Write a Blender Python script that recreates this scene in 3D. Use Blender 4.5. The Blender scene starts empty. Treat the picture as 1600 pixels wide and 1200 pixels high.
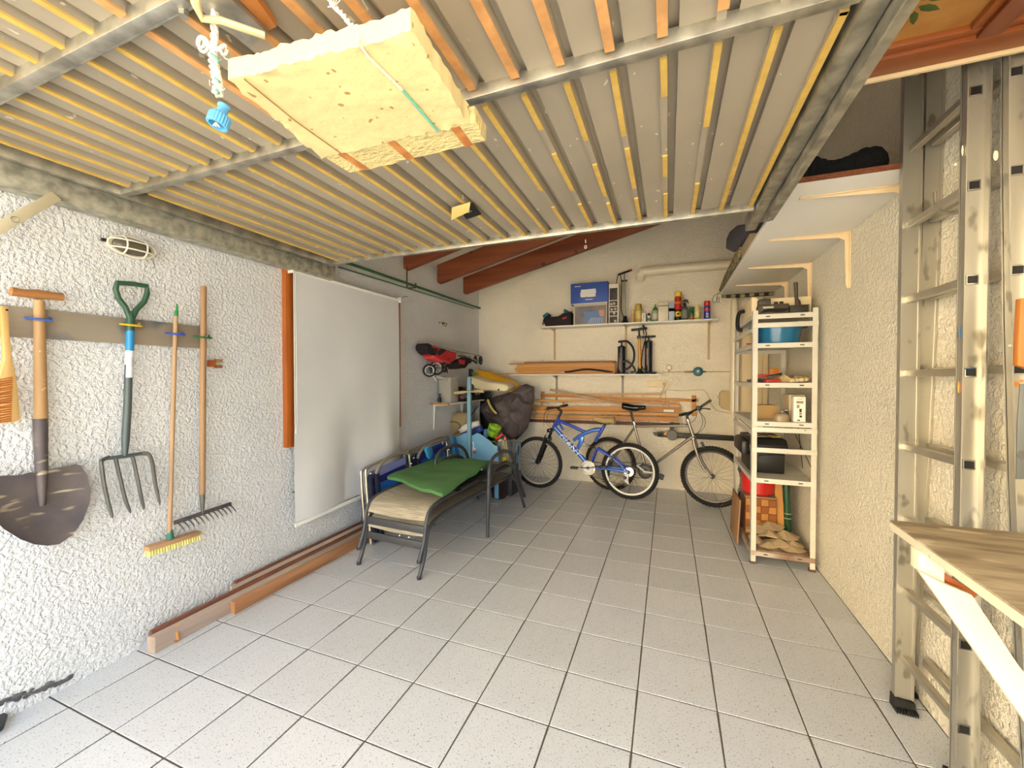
import bpy, bmesh, math, random
from math import pi, sin, cos, radians
from mathutils import Vector, Matrix, Euler, noise
rnd = random.Random(7)
SC = bpy.context.scene
COL = SC.collection
V = Vector

# ---------------------------------------------------------------- camera, light, exposure
CAMP = V((2.434, -0.9444, 1.441)); YAW = 0.3667; PITCH = -0.0166
cd = bpy.data.cameras.new('camera'); cd.sensor_width = 36; cd.lens = 636/1600*36; cd.clip_start = 0.02
cam = bpy.data.objects.new('camera', cd); COL.objects.link(cam)
cam.location = CAMP; cam.rotation_euler = (pi/2+PITCH, 0, YAW)
SC.camera = cam
SC.view_settings.view_transform = 'Standard'; SC.view_settings.look = 'None'
SC.view_settings.gamma = 1; SC.view_settings.use_curve_mapping = False
SC.view_settings.exposure = 1.52
w = bpy.data.worlds.new('sky'); SC.world = w; w.use_nodes = True
bg = w.node_tree.nodes['Background']; bg.inputs[0].default_value = (0.78, 0.88, 1.0, 1); bg.inputs[1].default_value = 1.75
sd = bpy.data.lights.new('sun', 'SUN'); sd.energy = 16.0; sd.angle = radians(0.6); sd.color = (1.0, 0.90, 0.76)
sun = bpy.data.objects.new('sun', sd); COL.objects.link(sun)
sun.rotation_euler = V((-0.30, -0.72, -0.62)).to_track_quat('-Z', 'Y').to_euler()
sun.location = (4, 12, 12)

# ---------------------------------------------------------------- real-place helpers
_f = V((-sin(YAW)*cos(PITCH), cos(YAW)*cos(PITCH), sin(PITCH))); _r = V((cos(YAW), sin(YAW), 0)); _u = _r.cross(_f)
def on(ax, val, x, y):
    """survey point: the spot where the sight line through photo point x,y meets the plane axis=val (metres)"""
    d = _r*((x-800)/636) - _u*((y-600)/636) + _f
    t = (val-CAMP[ax])/d[ax]
    return CAMP + d*t
def onX(v, x, y): return on(0, v, x, y)
def onY(v, x, y): return on(1, v, x, y)
def onZ(v, x, y): return on(2, v, x, y)
def onP(p0, n, x, y):
    d = _r*((x-800)/636) - _u*((y-600)/636) + _f
    return CAMP + d*((p0-CAMP).dot(n)/d.dot(n))

# ---------------------------------------------------------------- materials
def lin(c): 
    return tuple((v/255/12.92 if v/255 <= .04045 else ((v/255+.055)/1.055)**2.4) for v in c)
def mat(name, c, rough=.6, metal=0., var=0., scale=6., stretch=(1, 1, 1), c2=None, bump=0., bscale=60., bstretch=None, spec=.5, detail=4, trans=0, alpha=1, coat=0, sheen=0, rnd_obj=0.):
    m = bpy.data.materials.new(name); m.use_nodes = True
    nt = m.node_tree; N = nt.nodes; L = nt.links; b = N['Principled BSDF']
    c = lin(c); b.inputs['Base Color'].default_value = (*c, 1)
    b.inputs['Roughness'].default_value = rough; b.inputs['Metallic'].default_value = metal
    b.inputs['Specular IOR Level'].default_value = spec
    if trans: b.inputs['Transmission Weight'].default_value = trans
    if coat: b.inputs['Coat Weight'].default_value = coat
    if sheen: b.inputs['Sheen Weight'].default_value = sheen
    if alpha < 1: b.inputs['Alpha'].default_value = alpha
    tc = N.new('ShaderNodeTexCoord')
    def mapped(st):
        mp = N.new('ShaderNodeMapping'); mp.inputs['Scale'].default_value = st
        L.new(tc.outputs['Object'], mp.inputs[0]); return mp.outputs[0]
    out = None
    if var or c2:
        n = N.new('ShaderNodeTexNoise'); n.inputs['Scale'].default_value = scale; n.inputs['Detail'].default_value = detail
        L.new(mapped(stretch), n.inputs[0])
        r = N.new('ShaderNodeValToRGB'); e = r.color_ramp.elements
        e[0].position = .35; e[1].position = .65
        if c2: e[0].color = (*c, 1); e[1].color = (*lin(c2), 1)
        else: e[0].color = (*[min(1, v*(1-var)) for v in c], 1); e[1].color = (*[min(1, v*(1+var)) for v in c], 1)
        L.new(n.outputs[0], r.inputs[0]); out = r.outputs[0]; L.new(out, b.inputs['Base Color'])
    if rnd_obj:
        oi = N.new('ShaderNodeObjectInfo'); mr = N.new('ShaderNodeMapRange')
        mr.inputs[3].default_value = 1-rnd_obj; mr.inputs[4].default_value = 1+rnd_obj
        L.new(oi.outputs['Random'], mr.inputs[0])
        h = N.new('ShaderNodeHueSaturation'); L.new(mr.outputs[0], h.inputs['Value'])
        if out: L.new(out, h.inputs['Color'])
        else: h.inputs['Color'].default_value = (*c, 1)
        L.new(h.outputs[0], b.inputs['Base Color'])
    if bump:
        n = N.new('ShaderNodeTexNoise'); n.inputs['Scale'].default_value = bscale; n.inputs['Detail'].default_value = 3
        L.new(mapped(bstretch or stretch), n.inputs[0])
        bp = N.new('ShaderNodeBump'); bp.inputs['Strength'].default_value = min(1, bump*8); bp.inputs['Distance'].default_value = bump*.1
        L.new(n.outputs[0], bp.inputs['Height']); L.new(bp.outputs[0], b.inputs['Normal'])
    return m
def spots(m, col, scale, lo, hi, stretch=(1, 1, 1), detail=2):
    """lay flecks or blotches of another colour over a material"""
    nt = m.node_tree; N = nt.nodes; L = nt.links; b = N['Principled BSDF']
    tc = N.new('ShaderNodeTexCoord'); mp = N.new('ShaderNodeMapping'); mp.inputs['Scale'].default_value = stretch
    n = N.new('ShaderNodeTexNoise'); n.inputs['Scale'].default_value = scale; n.inputs['Detail'].default_value = detail
    L.new(tc.outputs['Object'], mp.inputs[0]); L.new(mp.outputs[0], n.inputs[0])
    mr = N.new('ShaderNodeMapRange'); mr.inputs[1].default_value = lo; mr.inputs[2].default_value = hi; L.new(n.outputs[0], mr.inputs[0])
    mx = N.new('ShaderNodeMix'); mx.data_type = 'RGBA'; L.new(mr.outputs[0], mx.inputs[0])
    old = b.inputs['Base Color']
    if old.links: L.new(old.links[0].from_socket, mx.inputs[6])
    else: mx.inputs[6].default_value = old.default_value
    mx.inputs[7].default_value = (*lin(col), 1)
    L.new(mx.outputs[2], old); return m
def wood(name, a, b, ax=1, rough=.55, s=9, g=.08, **k):
    st = [1, 1, 1]; st[ax] = g
    return mat(name, a, rough, c2=b, scale=s, stretch=tuple(st), bump=.02, bscale=40, **k)

# ---------------------------------------------------------------- mesh builder
class B:
    def __init__(s, M=None): s.v = []; s.f = []; s.M = M
    def _add(s, vs, fs):
        o = len(s.v); s.v += [V(p) for p in vs]; s.f += [tuple(i+o for i in f) for f in fs]; return s
    def box(s, x0, y0, z0, x1, y1, z1):
        if x0 > x1: x0, x1 = x1, x0
        if y0 > y1: y0, y1 = y1, y0
        if z0 > z1: z0, z1 = z1, z0
        return s._add([(x0,y0,z0),(x1,y0,z0),(x1,y1,z0),(x0,y1,z0),(x0,y0,z1),(x1,y0,z1),(x1,y1,z1),(x0,y1,z1)],
            [(0,3,2,1),(4,5,6,7),(0,1,5,4),(1,2,6,5),(2,3,7,6),(3,0,4,7)])
    def obox(s, c, size, rot=(0, 0, 0)):
        R = Euler(rot).to_matrix(); a, b_, d = [v/2 for v in size]; c = V(c)
        vs = [c+R@V(p) for p in [(-a,-b_,-d),(a,-b_,-d),(a,b_,-d),(-a,b_,-d),(-a,-b_,d),(a,-b_,d),(a,b_,d),(-a,b_,d)]]
        return s._add(vs, [(0,3,2,1),(4,5,6,7),(0,1,5,4),(1,2,6,5),(2,3,7,6),(3,0,4,7)])
    def bar(s, p, q, w, h, up=(0, 0, 1)):
        """rectangular bar p->q, w across, h along up"""
        p, q = V(p), V(q); d = (q-p).normalized(); up = V(up); sd_ = d.cross(up).normalized(); u = sd_.cross(d)
        vs = [e+sd_*a+u*b_ for e in (p, q) for a, b_ in ((-w/2,-h/2),(w/2,-h/2),(w/2,h/2),(-w/2,h/2))]
        return s._add(vs, [(0,1,2,3),(7,6,5,4),(0,4,5,1),(1,5,6,2),(2,6,7,3),(3,7,4,0)])
    def tube(s, pts, r, n=8, closed=False, flat=1.):
        pts = [V(p) for p in pts]; m = len(pts); rs = list(r) if isinstance(r, (list, tuple)) else [r]*m
        if len(rs) != m: rs = [(lambda t: rs[int(t)]*(1-t % 1)+rs[min(int(t)+1, len(rs)-1)]*(t % 1))(i*(len(rs)-1)/(m-1)) for i in range(m)]
        rings = []; prev = None
        for i, p in enumerate(pts):
            if closed: d = pts[(i+1) % m]-pts[i-1]
            else: d = pts[min(i+1, m-1)]-pts[max(i-1, 0)]
            d.normalize()
            if prev is None:
                a = V((0, 0, 1)) if abs(d.z) < .9 else V((1, 0, 0)); x = d.cross(a).normalized()
            else:
                x = prev-d*prev.dot(d); x.normalize()
            prev = x; y = d.cross(x)
            rings.append([p+(x*cos(2*pi*k/n)+y*sin(2*pi*k/n)*flat)*rs[i] for k in range(n)])
        vs = [q for rg in rings for q in rg]; fs = []
        for i in range(m if closed else m-1):
            a, b_ = i*n, ((i+1) % m)*n
            for k in range(n): fs.append((a+k, a+(k+1) % n, b_+(k+1) % n, b_+k))
        if not closed: fs.append(tuple(range(n-1, -1, -1))); fs.append(tuple((m-1)*n+k for k in range(n)))
        return s._add(vs, fs)
    def lathe(s, prof, c=(0, 0, 0), R=None, n=20, sx=1, sy=1):
        c = V(c); R = R or Matrix.Identity(3); vs = []; fs = []
        for r, z in prof:
            for k in range(n): vs.append(c+R@V((r*cos(2*pi*k/n)*sx, r*sin(2*pi*k/n)*sy, z)))
        for i in range(len(prof)-1):
            for k in range(n): fs.append((i*n+k, i*n+(k+1) % n, (i+1)*n+(k+1) % n, (i+1)*n+k))
        if prof[0][0] > 1e-6: fs.append(tuple(range(n-1, -1, -1)))
        if prof[-1][0] > 1e-6: fs.append(tuple((len(prof)-1)*n+k for k in range(n)))
        return s._add(vs, fs)
    def cyl(s, p, q, r, r2=None, n=14):
        return s.tube([p, q], [r, r if r2 is None else r2], n)
    def prism(s, poly, ax, a, b_):
        """polygon in the two axes other than ax (in x,y,z order), extruded a..b along ax"""
        def P(u, v_, t):
            l = [u, v_]; l.insert(ax, t); return tuple(l)
        n = len(poly); vs = [P(u, v_, a) for u, v_ in poly]+[P(u, v_, b_) for u, v_ in poly]
        fs = [tuple(range(n-1, -1, -1)), tuple(range(n, 2*n))]+[(k, (k+1) % n, n+(k+1) % n, n+k) for k in range(n)]
        return s._add(vs, fs)
    def slab(s, pts, off):
        """polygon of 3-D points given thickness by the offset vector"""
        pts = [V(p) for p in pts]; off = V(off); n = len(pts)
        return s._add(pts+[p+off for p in pts], [tuple(range(n-1, -1, -1)), tuple(range(n, 2*n))]+[(k, (k+1) % n, n+(k+1) % n, n+k) for k in range(n)])
    def ball(s, c, r, n=12, m=8, R=None):
        if not isinstance(r, (tuple, list)): r = (r, r, r)
        c = V(c); vs = []; fs = []; R = R or Matrix.Identity(3)
        for i in range(m+1):
            t = pi*i/m
            for k in range(n): vs.append(c+R@V((r[0]*sin(t)*cos(2*pi*k/n), r[1]*sin(t)*sin(2*pi*k/n), r[2]*cos(t))))
        for i in range(m):
            for k in range(n): fs.append((i*n+k, (i+1)*n+k, (i+1)*n+(k+1) % n, i*n+(k+1) % n))
        return s._add(vs, fs)
    def sheet(s, fn, nu, nv, off=(0, 0, -.004)):
        """cloth: fn(u,v)->point, given thickness"""
        off = V(off); A = [V(fn(i/nu, j/nv)) for j in range(nv+1) for i in range(nu+1)]; k = len(A); W = nu+1
        fs = []
        for j in range(nv):
            for i in range(nu):
                a = j*W+i; fs.append((a, a+1, a+W+1, a+W)); fs.append((k+a, k+a+W, k+a+W+1, k+a+1))
        for i in range(nu):
            fs.append((i, k+i, k+i+1, i+1)); a = nv*W+i; fs.append((a, a+1, k+a+1, k+a))
        for j in range(nv):
            a = j*W; fs.append((a, a+W, k+a+W, k+a)); a = j*W+nu; fs.append((a, k+a, k+a+W, a+W))
        return s._add(A+[p+off for p in A], fs)
    def torus(s, c, R_, r, n=40, k=8, ax=None, sx=1, sy=1):
        ax = ax or Matrix.Identity(3); c = V(c)
        return s.tube([c+ax@V((R_*cos(2*pi*i/n)*sx, R_*sin(2*pi*i/n)*sy, 0)) for i in range(n)], r, k, closed=True)
    def build(s, name, m, parent=None, smooth=True, bevel=0., seg=2, ang=38):
        vs = [s.M@p for p in s.v] if s.M else s.v
        if parent is not None:
            q = parent
            base = V((0, 0, 0))
            while q is not None: base += q.location; q = q.parent
            vs = [p-base for p in vs]
            loc = V((0, 0, 0))
        else:
            xs = [p.x for p in vs]; ys = [p.y for p in vs]; zs = [p.z for p in vs]
            loc = V(((min(xs)+max(xs))/2, (min(ys)+max(ys))/2, min(zs))); vs = [p-loc for p in vs]
        me = bpy.data.meshes.new(name); me.from_pydata([tuple(p) for p in vs], [], s.f)
        bm = bmesh.new(); bm.from_mesh(me)
        bmesh.ops.remove_doubles(bm, verts=bm.verts, dist=1e-6)
        bmesh.ops.recalc_face_normals(bm, faces=bm.faces)
        if bevel: 
            es = [e for e in bm.edges if len(e.link_faces) == 2 and e.calc_face_angle(0) > radians(ang)]
            bmesh.ops.bevel(bm, geom=es, offset=bevel, segments=seg, affect='EDGES', profile=.5, clamp_overlap=True)
        bm.to_mesh(me); bm.free()
        if smooth:
            me.polygons.foreach_set('use_smooth', [True]*len(me.polygons)); me.set_sharp_from_angle(angle=radians(ang))
        me.materials.append(m)
        o = bpy.data.objects.new(name, me); COL.objects.link(o); o.location = loc
        if parent is not None: o.parent = parent
        return o
def tag(o, label=None, cat=None, group=None, kind=None):
    if label: o['label'] = label
    if cat: o['category'] = cat
    if group: o['group'] = group
    if kind: o['kind'] = kind
    return o
def thing(name, label, cat, loc=(0, 0, 0), group=None):
    o = bpy.data.objects.new(name, None); COL.objects.link(o); o.location = loc; o.empty_display_size = .05
    return tag(o, label, cat, group)
def copy_tree(o, parent=None, dloc=None):
    c = o.copy(); COL.objects.link(c)
    if parent is not None: c.parent = parent
    if dloc is not None: c.location = o.location+V(dloc)
    for ch in list(o.children): copy_tree(ch, c)
    return c
def text(name, s, size, loc, rot, m, parent, ext=.0005, align='CENTER', shear=0, xs=1., M4=None):
    cu = bpy.data.curves.new(name, 'FONT'); cu.body = s; cu.size = size; cu.extrude = ext; cu.align_x = align; cu.align_y = 'CENTER'; cu.shear = shear
    o = bpy.data.objects.new(name, cu); COL.objects.link(o); bpy.context.view_layer.update()
    me = bpy.data.meshes.new_from_object(o.evaluated_get(bpy.context.evaluated_depsgraph_get())); bpy.data.objects.remove(o)
    me.materials.clear(); me.materials.append(m); o = bpy.data.objects.new(name, me); COL.objects.link(o)
    q = parent; base = V((0, 0, 0))
    while q is not None: base += q.location; q = q.parent
    o.location = V(loc)-base; o.rotation_euler = rot; o.scale = (xs, 1, 1)
    if parent is not None: o.parent = parent
    return o
def arc(c, r, a0, a1, n, f):
    return [f(c[0]+r*cos(a0+(a1-a0)*i/n), c[1]+r*sin(a0+(a1-a0)*i/n)) for i in range(n+1)]
def smooth_path(pts, n=6):
    pts = [V(p) for p in pts]; out = []
    P_ = [pts[0]]+pts+[pts[-1]]
    for i in range(1, len(P_)-2):
        for k in range(n):
            t = k/n; a, b_, c, d = P_[i-1:i+3]
            out.append(.5*((2*b_)+(c-a)*t+(2*a-5*b_+4*c-d)*t*t+(3*b_-a-3*c+d)*t**3))
    return out+[pts[-1]]
def rotz(deg): return Matrix.Rotation(radians(deg), 3, 'Z')
RX = Matrix.Rotation(pi/2, 3, 'X')      # lathe axis along -y
RY = Matrix.Rotation(pi/2, 3, 'Y')      # lathe axis along +x

# ---------------------------------------------------------------- material stock
M = {}
M['galv'] = mat('galvanised steel', (178, 176, 165), .42, .85, var=.3, scale=14, detail=6)
M['white_metal'] = mat('white painted metal', (226, 224, 214), .45, var=.06)
M['black'] = mat('black plastic', (22, 22, 24), .45)
M['dark'] = mat('dark grey plastic', (48, 48, 52), .5)
M['chrome'] = mat('chromed steel', (200, 200, 200), .22, 1)
M['alu'] = mat('brushed aluminium', (190, 187, 176), .38, .8, var=.12, scale=5, stretch=(1, 1, .15))
M['white'] = mat('white laminate', (236, 232, 222), .45)
M['rubber'] = mat('black rubber', (26, 25, 25), .8)
M['pine'] = wood('varnished pine x', (214, 156, 84), (188, 124, 60), 0)
M['pine_y'] = wood('varnished pine y', (200, 140, 74), (170, 104, 48), 1)
M['brownwood_x'] = wood('stained wood x', (150, 70, 30), (112, 46, 18), 0)
M['cord'] = mat('pale cord', (226, 222, 206), .8)
# ---------------------------------------------------------------- the room
XR, YB = 3.49, 4.66
def XL(y): return -0.165-0.0195*max(0, y)      # the left wall runs a touch askew
def ZC(x): return 2.80+0.25*(x+0.19)           # underside of the sloping roof
YF = -1.25
def stucco(name, c, st, stain=None, lump=30):
    m = mat(name, c, .85, var=.05, scale=1.2)
    N = m.node_tree.nodes; L = m.node_tree.links; b = N['Principled BSDF']
    tc = N.new('ShaderNodeTexCoord')
    n = N.new('ShaderNodeTexNoise'); n.inputs['Scale'].default_value = lump; n.inputs['Detail'].default_value = 3; n.inputs['Roughness'].default_value = .55
    n2 = N.new('ShaderNodeTexNoise'); n2.inputs['Scale'].default_value = lump*2.2; n2.inputs['Detail'].default_value = 2
    L.new(tc.outputs['Object'], n.inputs[0]); L.new(tc.outputs['Object'], n2.inputs[0])
    r = N.new('ShaderNodeMapRange'); r.inputs[1].default_value = .40; r.inputs[2].default_value = .62; L.new(n.outputs[0], r.inputs[0])
    a = N.new('ShaderNodeMath'); a.operation = 'MULTIPLY_ADD'; a.inputs[1].default_value = .45; L.new(n2.outputs[0], a.inputs[0]); L.new(r.outputs[0], a.inputs[2])
    bp = N.new('ShaderNodeBump'); bp.inputs['Strength'].default_value = 1; bp.inputs['Distance'].default_value = st
    L.new(a.outputs[0], bp.inputs['Height']); L.new(bp.outputs[0], b.inputs['Normal'])
    return m
M['stucco_l'] = stucco('rough white stucco', (226, 226, 224), .0052, lump=60)
M['stucco_b'] = stucco('cream stucco', (246, 236, 214), .005, lump=55)
M['stucco_r'] = stucco('warm white stucco', (238, 230, 210), .006, lump=55)
M['plaster'] = mat('smooth plaster', (216, 208, 192), .9, var=.05)
M['grout'] = mat('grey grout', (104, 94, 82), .95)
m = mat('speckled pale tile', (204, 207, 212), .3, var=.05, scale=3, rnd_obj=.035)
for sc_, lo, c in ((150, .63, (112, 112, 114)), (70, .68, (140, 136, 130))): spots(m, c, sc_, lo, lo+.04)
M['tile'] = m

o = B().box(-0.45, -1.25, -.06, XR+.2, YB+.2, -.004).build('floor', M['grout']); tag(o, kind='structure')
floor = o; fb = floor.location
T = .33
tm = {}
def tile_mesh(w_, d_):
    k = (round(w_, 3), round(d_, 3))
    if k not in tm:
        b = B().box(.0033, .0033, -.004, w_-.0033, d_-.0033, .0)
        q = b.build('tile', M['tile'], None, bevel=.0015, seg=1); q.location = (0, 0, 0)
        me = q.data
        for v_ in me.vertices: v_.co.x += w_/2; v_.co.y += d_/2; v_.co.z += -.004
        bpy.data.objects.remove(q); tm[k] = me
    return tm[k]
for j in range(-4, 15):
    for i in range(-1, 11):
        x0, x1 = i*T, (i+1)*T; y0, y1 = j*T, (j+1)*T
        if i == -1: x0 = XL(max(0, y1))-.005
        if i == 10: x1 = XR
        if j == 14: y1 = YB
        if j == -4: y0 = YF
        me = tile_mesh(x1-x0, y1-y0)
        q = bpy.data.objects.new('tile', me); COL.objects.link(q); q.parent = floor
        q.location = V((x0, y0, 0))-fb

# left wall (slightly askew), window opening behind the blind
def wallL(x_off, thick):
    pass
b = B(); y0, y1 = YF, YB+.15
b.slab([(XL(0), y0, 0), (XL(0), 0, 0), (XL(y1), y1, 0), (XL(y1)-.2, y1, 0), (XL(0)-.2, y0, 0)], (0, 0, 2.80))
wall_left = tag(b.build('wall_left', M['stucco_l'], smooth=False), kind='structure')
b = B().prism([(-.35, 0), (XR+.15, 0), (XR+.15, ZC(XR+.15)), (-.35, ZC(-.35))], 1, YB, YB+.15)
wall_back = tag(b.build('wall_back', M['stucco_b'], smooth=False), kind='structure')
b = B().box(XR, YF, 0, XR+.2, YB, ZC(XR))
wall_right = tag(b.build('wall_right', M['stucco_r'], smooth=False), kind='structure')
b = B().prism([(-.6, ZC(-.6)), (XR+.3, ZC(XR+.3)), (XR+.3, ZC(XR+.3)+.15), (-.6, ZC(-.6)+.15)], 1, YF-.2, YB+.2)
ceiling = tag(b.build('ceiling', M['plaster'], smooth=False), kind='structure')
M['rafter'] = wood('stained rafter wood', (150, 82, 46), (122, 58, 30), 0, s=12)
spots(M['rafter'], (70, 26, 10), 7, .70, .74)
for y in (4.05, 3.38, 2.71, 2.04, 1.37, .70, .03, -.64):
    zb = 2.575; x1 = XR-.005
    poly = [(-.175, zb+.005), (-.165, zb), (x1, zb+.25*(x1+.19)), (x1, ZC(x1)-.002), (-.185, ZC(-.185)-.002), (-.185, zb+.02)]
    B().prism(poly, 1, y-.035, y+.035).build('rafter', M['rafter'], ceiling, bevel=.004)
# beam over the opening (behind the viewer) and the ground outside
b = B().box(-12, -10.5, -.08, 16, YF, -.01)
tag(b.build('ground', mat('sunlit forecourt concrete', (206, 198, 182), .9, var=.1, scale=2), smooth=False), kind='structure')
M['warm_bounce'] = mat('warm bounce render', (240, 224, 192), .9, var=.05)
b = B().box(-12.0, -9.5, -.01, 1.8, -9, 6.5)  # unseen wall added outside to throw warm sunlight into the garage
tag(b.build('bounce_wall', M['warm_bounce'], smooth=False), kind='structure')
# dirt line at the wall foot, near the viewer
m = mat('grey damp stain', (92, 90, 90), .95, var=.3, scale=30)
b = B()
for k in range(26):
    t = k/25; p = onX(-.16, 2+108*t, 1100-42*t+rnd.uniform(-4, 5))
    b.ball((p.x, p.y, p.z), (.0035, .008+rnd.random()*.012, .004+rnd.random()*.012*(1-t*.5)), 7, 5)
tag(b.build('grime', m, wall_left), kind='stuff')

# ---------------------------------------------------------------- overhead garage door
ZD = 2.30
M['sheet'] = mat('beige coated door sheet', (166, 156, 138), .5, .1, var=.06, scale=2)
spots(M['sheet'], (216, 208, 190), 30, .705, .73, (1, .6, 1))
M['foam'] = mat('yellow foam strip', (204, 170, 86), .9, var=.1, scale=20)
M['card'] = mat('tan corrugated card strip', (204, 152, 96), .9, var=.15, scale=20)
door = thing('garage_door', 'ribbed metal garage door swung up flat overhead on galvanised frame', 'garage door', (1.43, .4, ZD))
DX0, DX1, DY0, DY1 = .02, 2.86, -.78, 1.50
B().box(DX0, DY0, ZD+.060, DX1, DY1, ZD+.066).build('door_sheet', M['sheet'], door, smooth=False)
for k in range(1, 22):
    x = 2.434+(.0189+.1331*k-2.434)*1.024; xn = x+.1363
    if k < 21: B().box(x+.040, DY0+.02, ZD+.036, xn-.011, DY1-.03, ZD+.0595).build('panel_board', M['sheet'], door, smooth=False)
    prof = [(x-.011, ZD+.0595), (x-.011, ZD+.026), (x+.011, ZD+.026), (x+.015, ZD+.0595)]
    r = B().prism(prof, 1, DY0+.02, DY1-.03).build('rib', M['sheet'], door, smooth=False)
    gaps = {14: [(0.27, 0.912), (1.116, 1.465)], 15: [(0.27, 0.456), (0.629, 0.962), (1.128, 1.465)], 16: [(0.27, 0.58), (0.767, 1.077), (1.168, 1.465)], 17: [(0.27, 0.6), (0.694, 1.042), (1.159, 1.465)], 18: [(0.27, 0.43), (0.801, 0.973), (1.16, 1.465)], 19: [(0.27, 0.647), (1.101, 1.465)]}
    segs = [(p, q, 'foam') for p, q in gaps.get(k, [(.27, DY1-.035)])]
    segs.append((DY0+.03, {19: .16, 20: .05}.get(k, .19), 'foam' if k < 9 else 'card') if k < 21 else (.27, .28, 'foam'))
    for p, q, mm in segs:
        wd = .011 if mm == 'foam' else .015
        bb = B(); bb.bar((x+.002, p, ZD+.0225), (x+.002+rnd.uniform(-.002, .002), q, ZD+.0225), wd*1.7, .007)
        bb.build('insulation_strip', M[mm], r, smooth=False)
# frame: two sides, three cross bars and the end bars
for (x0, x1, y1_) in ((DX0-.035, DX0, DY1+.02), (DX1-.012, DX1+.040, 1.78)):
    B().box(x0, DY0, ZD-(.006 if x0 > 1 else 0), x1, y1_, ZD+.07).build('side_frame', M['galv'], door, bevel=.003)
for y, x1 in ((DY1, DX1-.02), (.23, DX1-.02), (-.31, 1.40), (DY0+.02, DX1-.02)):
    bb = B().box(DX0, y-.035, ZD, x1, y-.005, ZD+.042)
    bb.box(DX0, y-.004, ZD+.004, x1, y+.004, ZD+.040)
    bb.build('cross_bar', M['galv'], door, bevel=.002)
# lock plate with bent lever
bb = B().slab([onZ(2.285, *p) for p in ((293, -30), (330, -30), (418, 52), (390, 72), (340, 40), (296, -4))], (0, 0, .01))
lp = bb.build('lock_plate', M['galv'], door, smooth=False)
m = mat('cream lever plastic', (228, 206, 158), .5)
B().tube([onZ(2.25, *p) for p in ((304, -25), (306, 8), (316, 29), (345, 32), (414, 56))], .009, 8, flat=.8).build('lock_lever', m, lp)
B().cyl(onZ(2.30, 287, 18)+V((0, 0, -.012)), onZ(2.30, 287, 18), .011, n=6).build('bolt', M['galv'], door)
# loose slat of wood beside the lock
B().slab([onZ(2.30, *p) for p in ((365, -10), (395, -10), (432, 42), (420, 48))], (0, 0, .02)).build('wood_slat', M['pine_y'], door)
# label stuck to the sheet and a bent card tag
p = onZ(2.325, 735, 328)
tagm = mat('black printed label', (26, 26, 28), .5)
q = B().slab([onZ(2.317, *p) for p in ((716, 326), (738, 318), (752, 335), (729, 343))], (0, 0, .006)).build('label_plate', tagm, door, smooth=False)
lc = onZ(2.3165, 734, 331)
for k, s_ in enumerate(('|||', '|||')):
    text('label_print', s_, .016, lc+V((-.008+.018*k, .004-.012*k, -.0006)), (pi, 0, .5), M['white'], q, 0.0002)
B().slab([onZ(2.30, 705, 344), onZ(2.305, 706, 325), onZ(2.315, 735, 316), onZ(2.30, 733, 331)], (.001, -.002, .001)).build('card_tag', mat('pale yellow card', (232, 208, 128), .8), door)

# tracks
tk = tag(B().box(XL(0)+.012, YF+.05, 2.215, -.055, 1.60, 2.335).build('door_track', mat('mottled galvanised track', (172, 170, 154), .5, .5, var=.3, scale=22), bevel=.003),
    'mottled grey door track running along the left wall above tools', 'track')
bb = B().box(2.903, YF+.05, 2.252, 2.911, 1.52, 2.335); bb.box(2.911, YF+.05, 2.327, 2.945, 1.52, 2.335); bb.box(2.911, YF+.05, 2.252, 2.936, 1.52, 2.258)
tag(bb.build('door_track', M['galv'], bevel=.002), 'galvanised channel door track beside the high white shelf', 'track')
# swing arm with pulley ring at the far left
arm = thing('swing_arm', 'pale metal door arm sloping up left wall beneath the track', 'door arm', (-.05, -.1, 2.0))
B().bar(onX(-.045, -40, 378), onX(-.045, 88, 306), .012, .038).build('arm_bar', mat('cream painted steel', (206, 196, 164), .5, .3), arm, bevel=.002)
B().torus(onX(-.036, 23, 343), .011, .0016, 20, 5, RY).build('ring', M['galv'], arm)
b = B().prism([(-.35, 2.42), (XR+.15, 2.42), (XR+.15, ZC(XR+.15)), (-.35, ZC(-.35))], 1, YF-.12, YF)
tag(b.build('wall_front', M['stucco_r'], smooth=False), kind='structure')
# ---------------------------------------------------------------- left wall: window and roller blind
WX = -.20
def lx(x): return x
M['orange_wood'] = wood('orange varnished wood', (176, 96, 34), (150, 72, 20), 2, rough=.35, s=14)
win = bpy.data.objects.new('window_1', None); COL.objects.link(win); win.location = (-.18, 1.85, .93); tag(win, kind='structure')
wy0, wy1, wz0, wz1 = 1.225, 2.575, .925, 2.245
def xw(y): return XL(y)
for nm, a in (('window_frame', (wy0, wz0, wy0+.07, wz1)), ('window_frame', (wy1-.06, wz0, wy1, wz1)), ('window_frame', (wy0+.07, wz1-.07, wy1-.06, wz1)), ('window_frame', (wy0+.07, wz0, wy1-.06, wz0+.07))):
    B().box(-.225, a[0], a[1], -.15, a[2], a[3]).build(nm, M['orange_wood'], win, bevel=.006)
B().box(-.2275, wy0+.06, wz0+.06, -.2245, wy1-.05, wz1-.06).build('pane', mat('window glass', (200, 214, 220), .05, trans=.9), win, smooth=False)
blind = thing('roller_blind', 'long white roller blind hanging over the orange wooden window', 'roller blind', (-.13, 1.9, .33))
M['blindcloth'] = mat('white blind cloth', (214, 214, 212), .85, var=.03, scale=2)
by0, by1 = 1.262, 2.50
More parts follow.
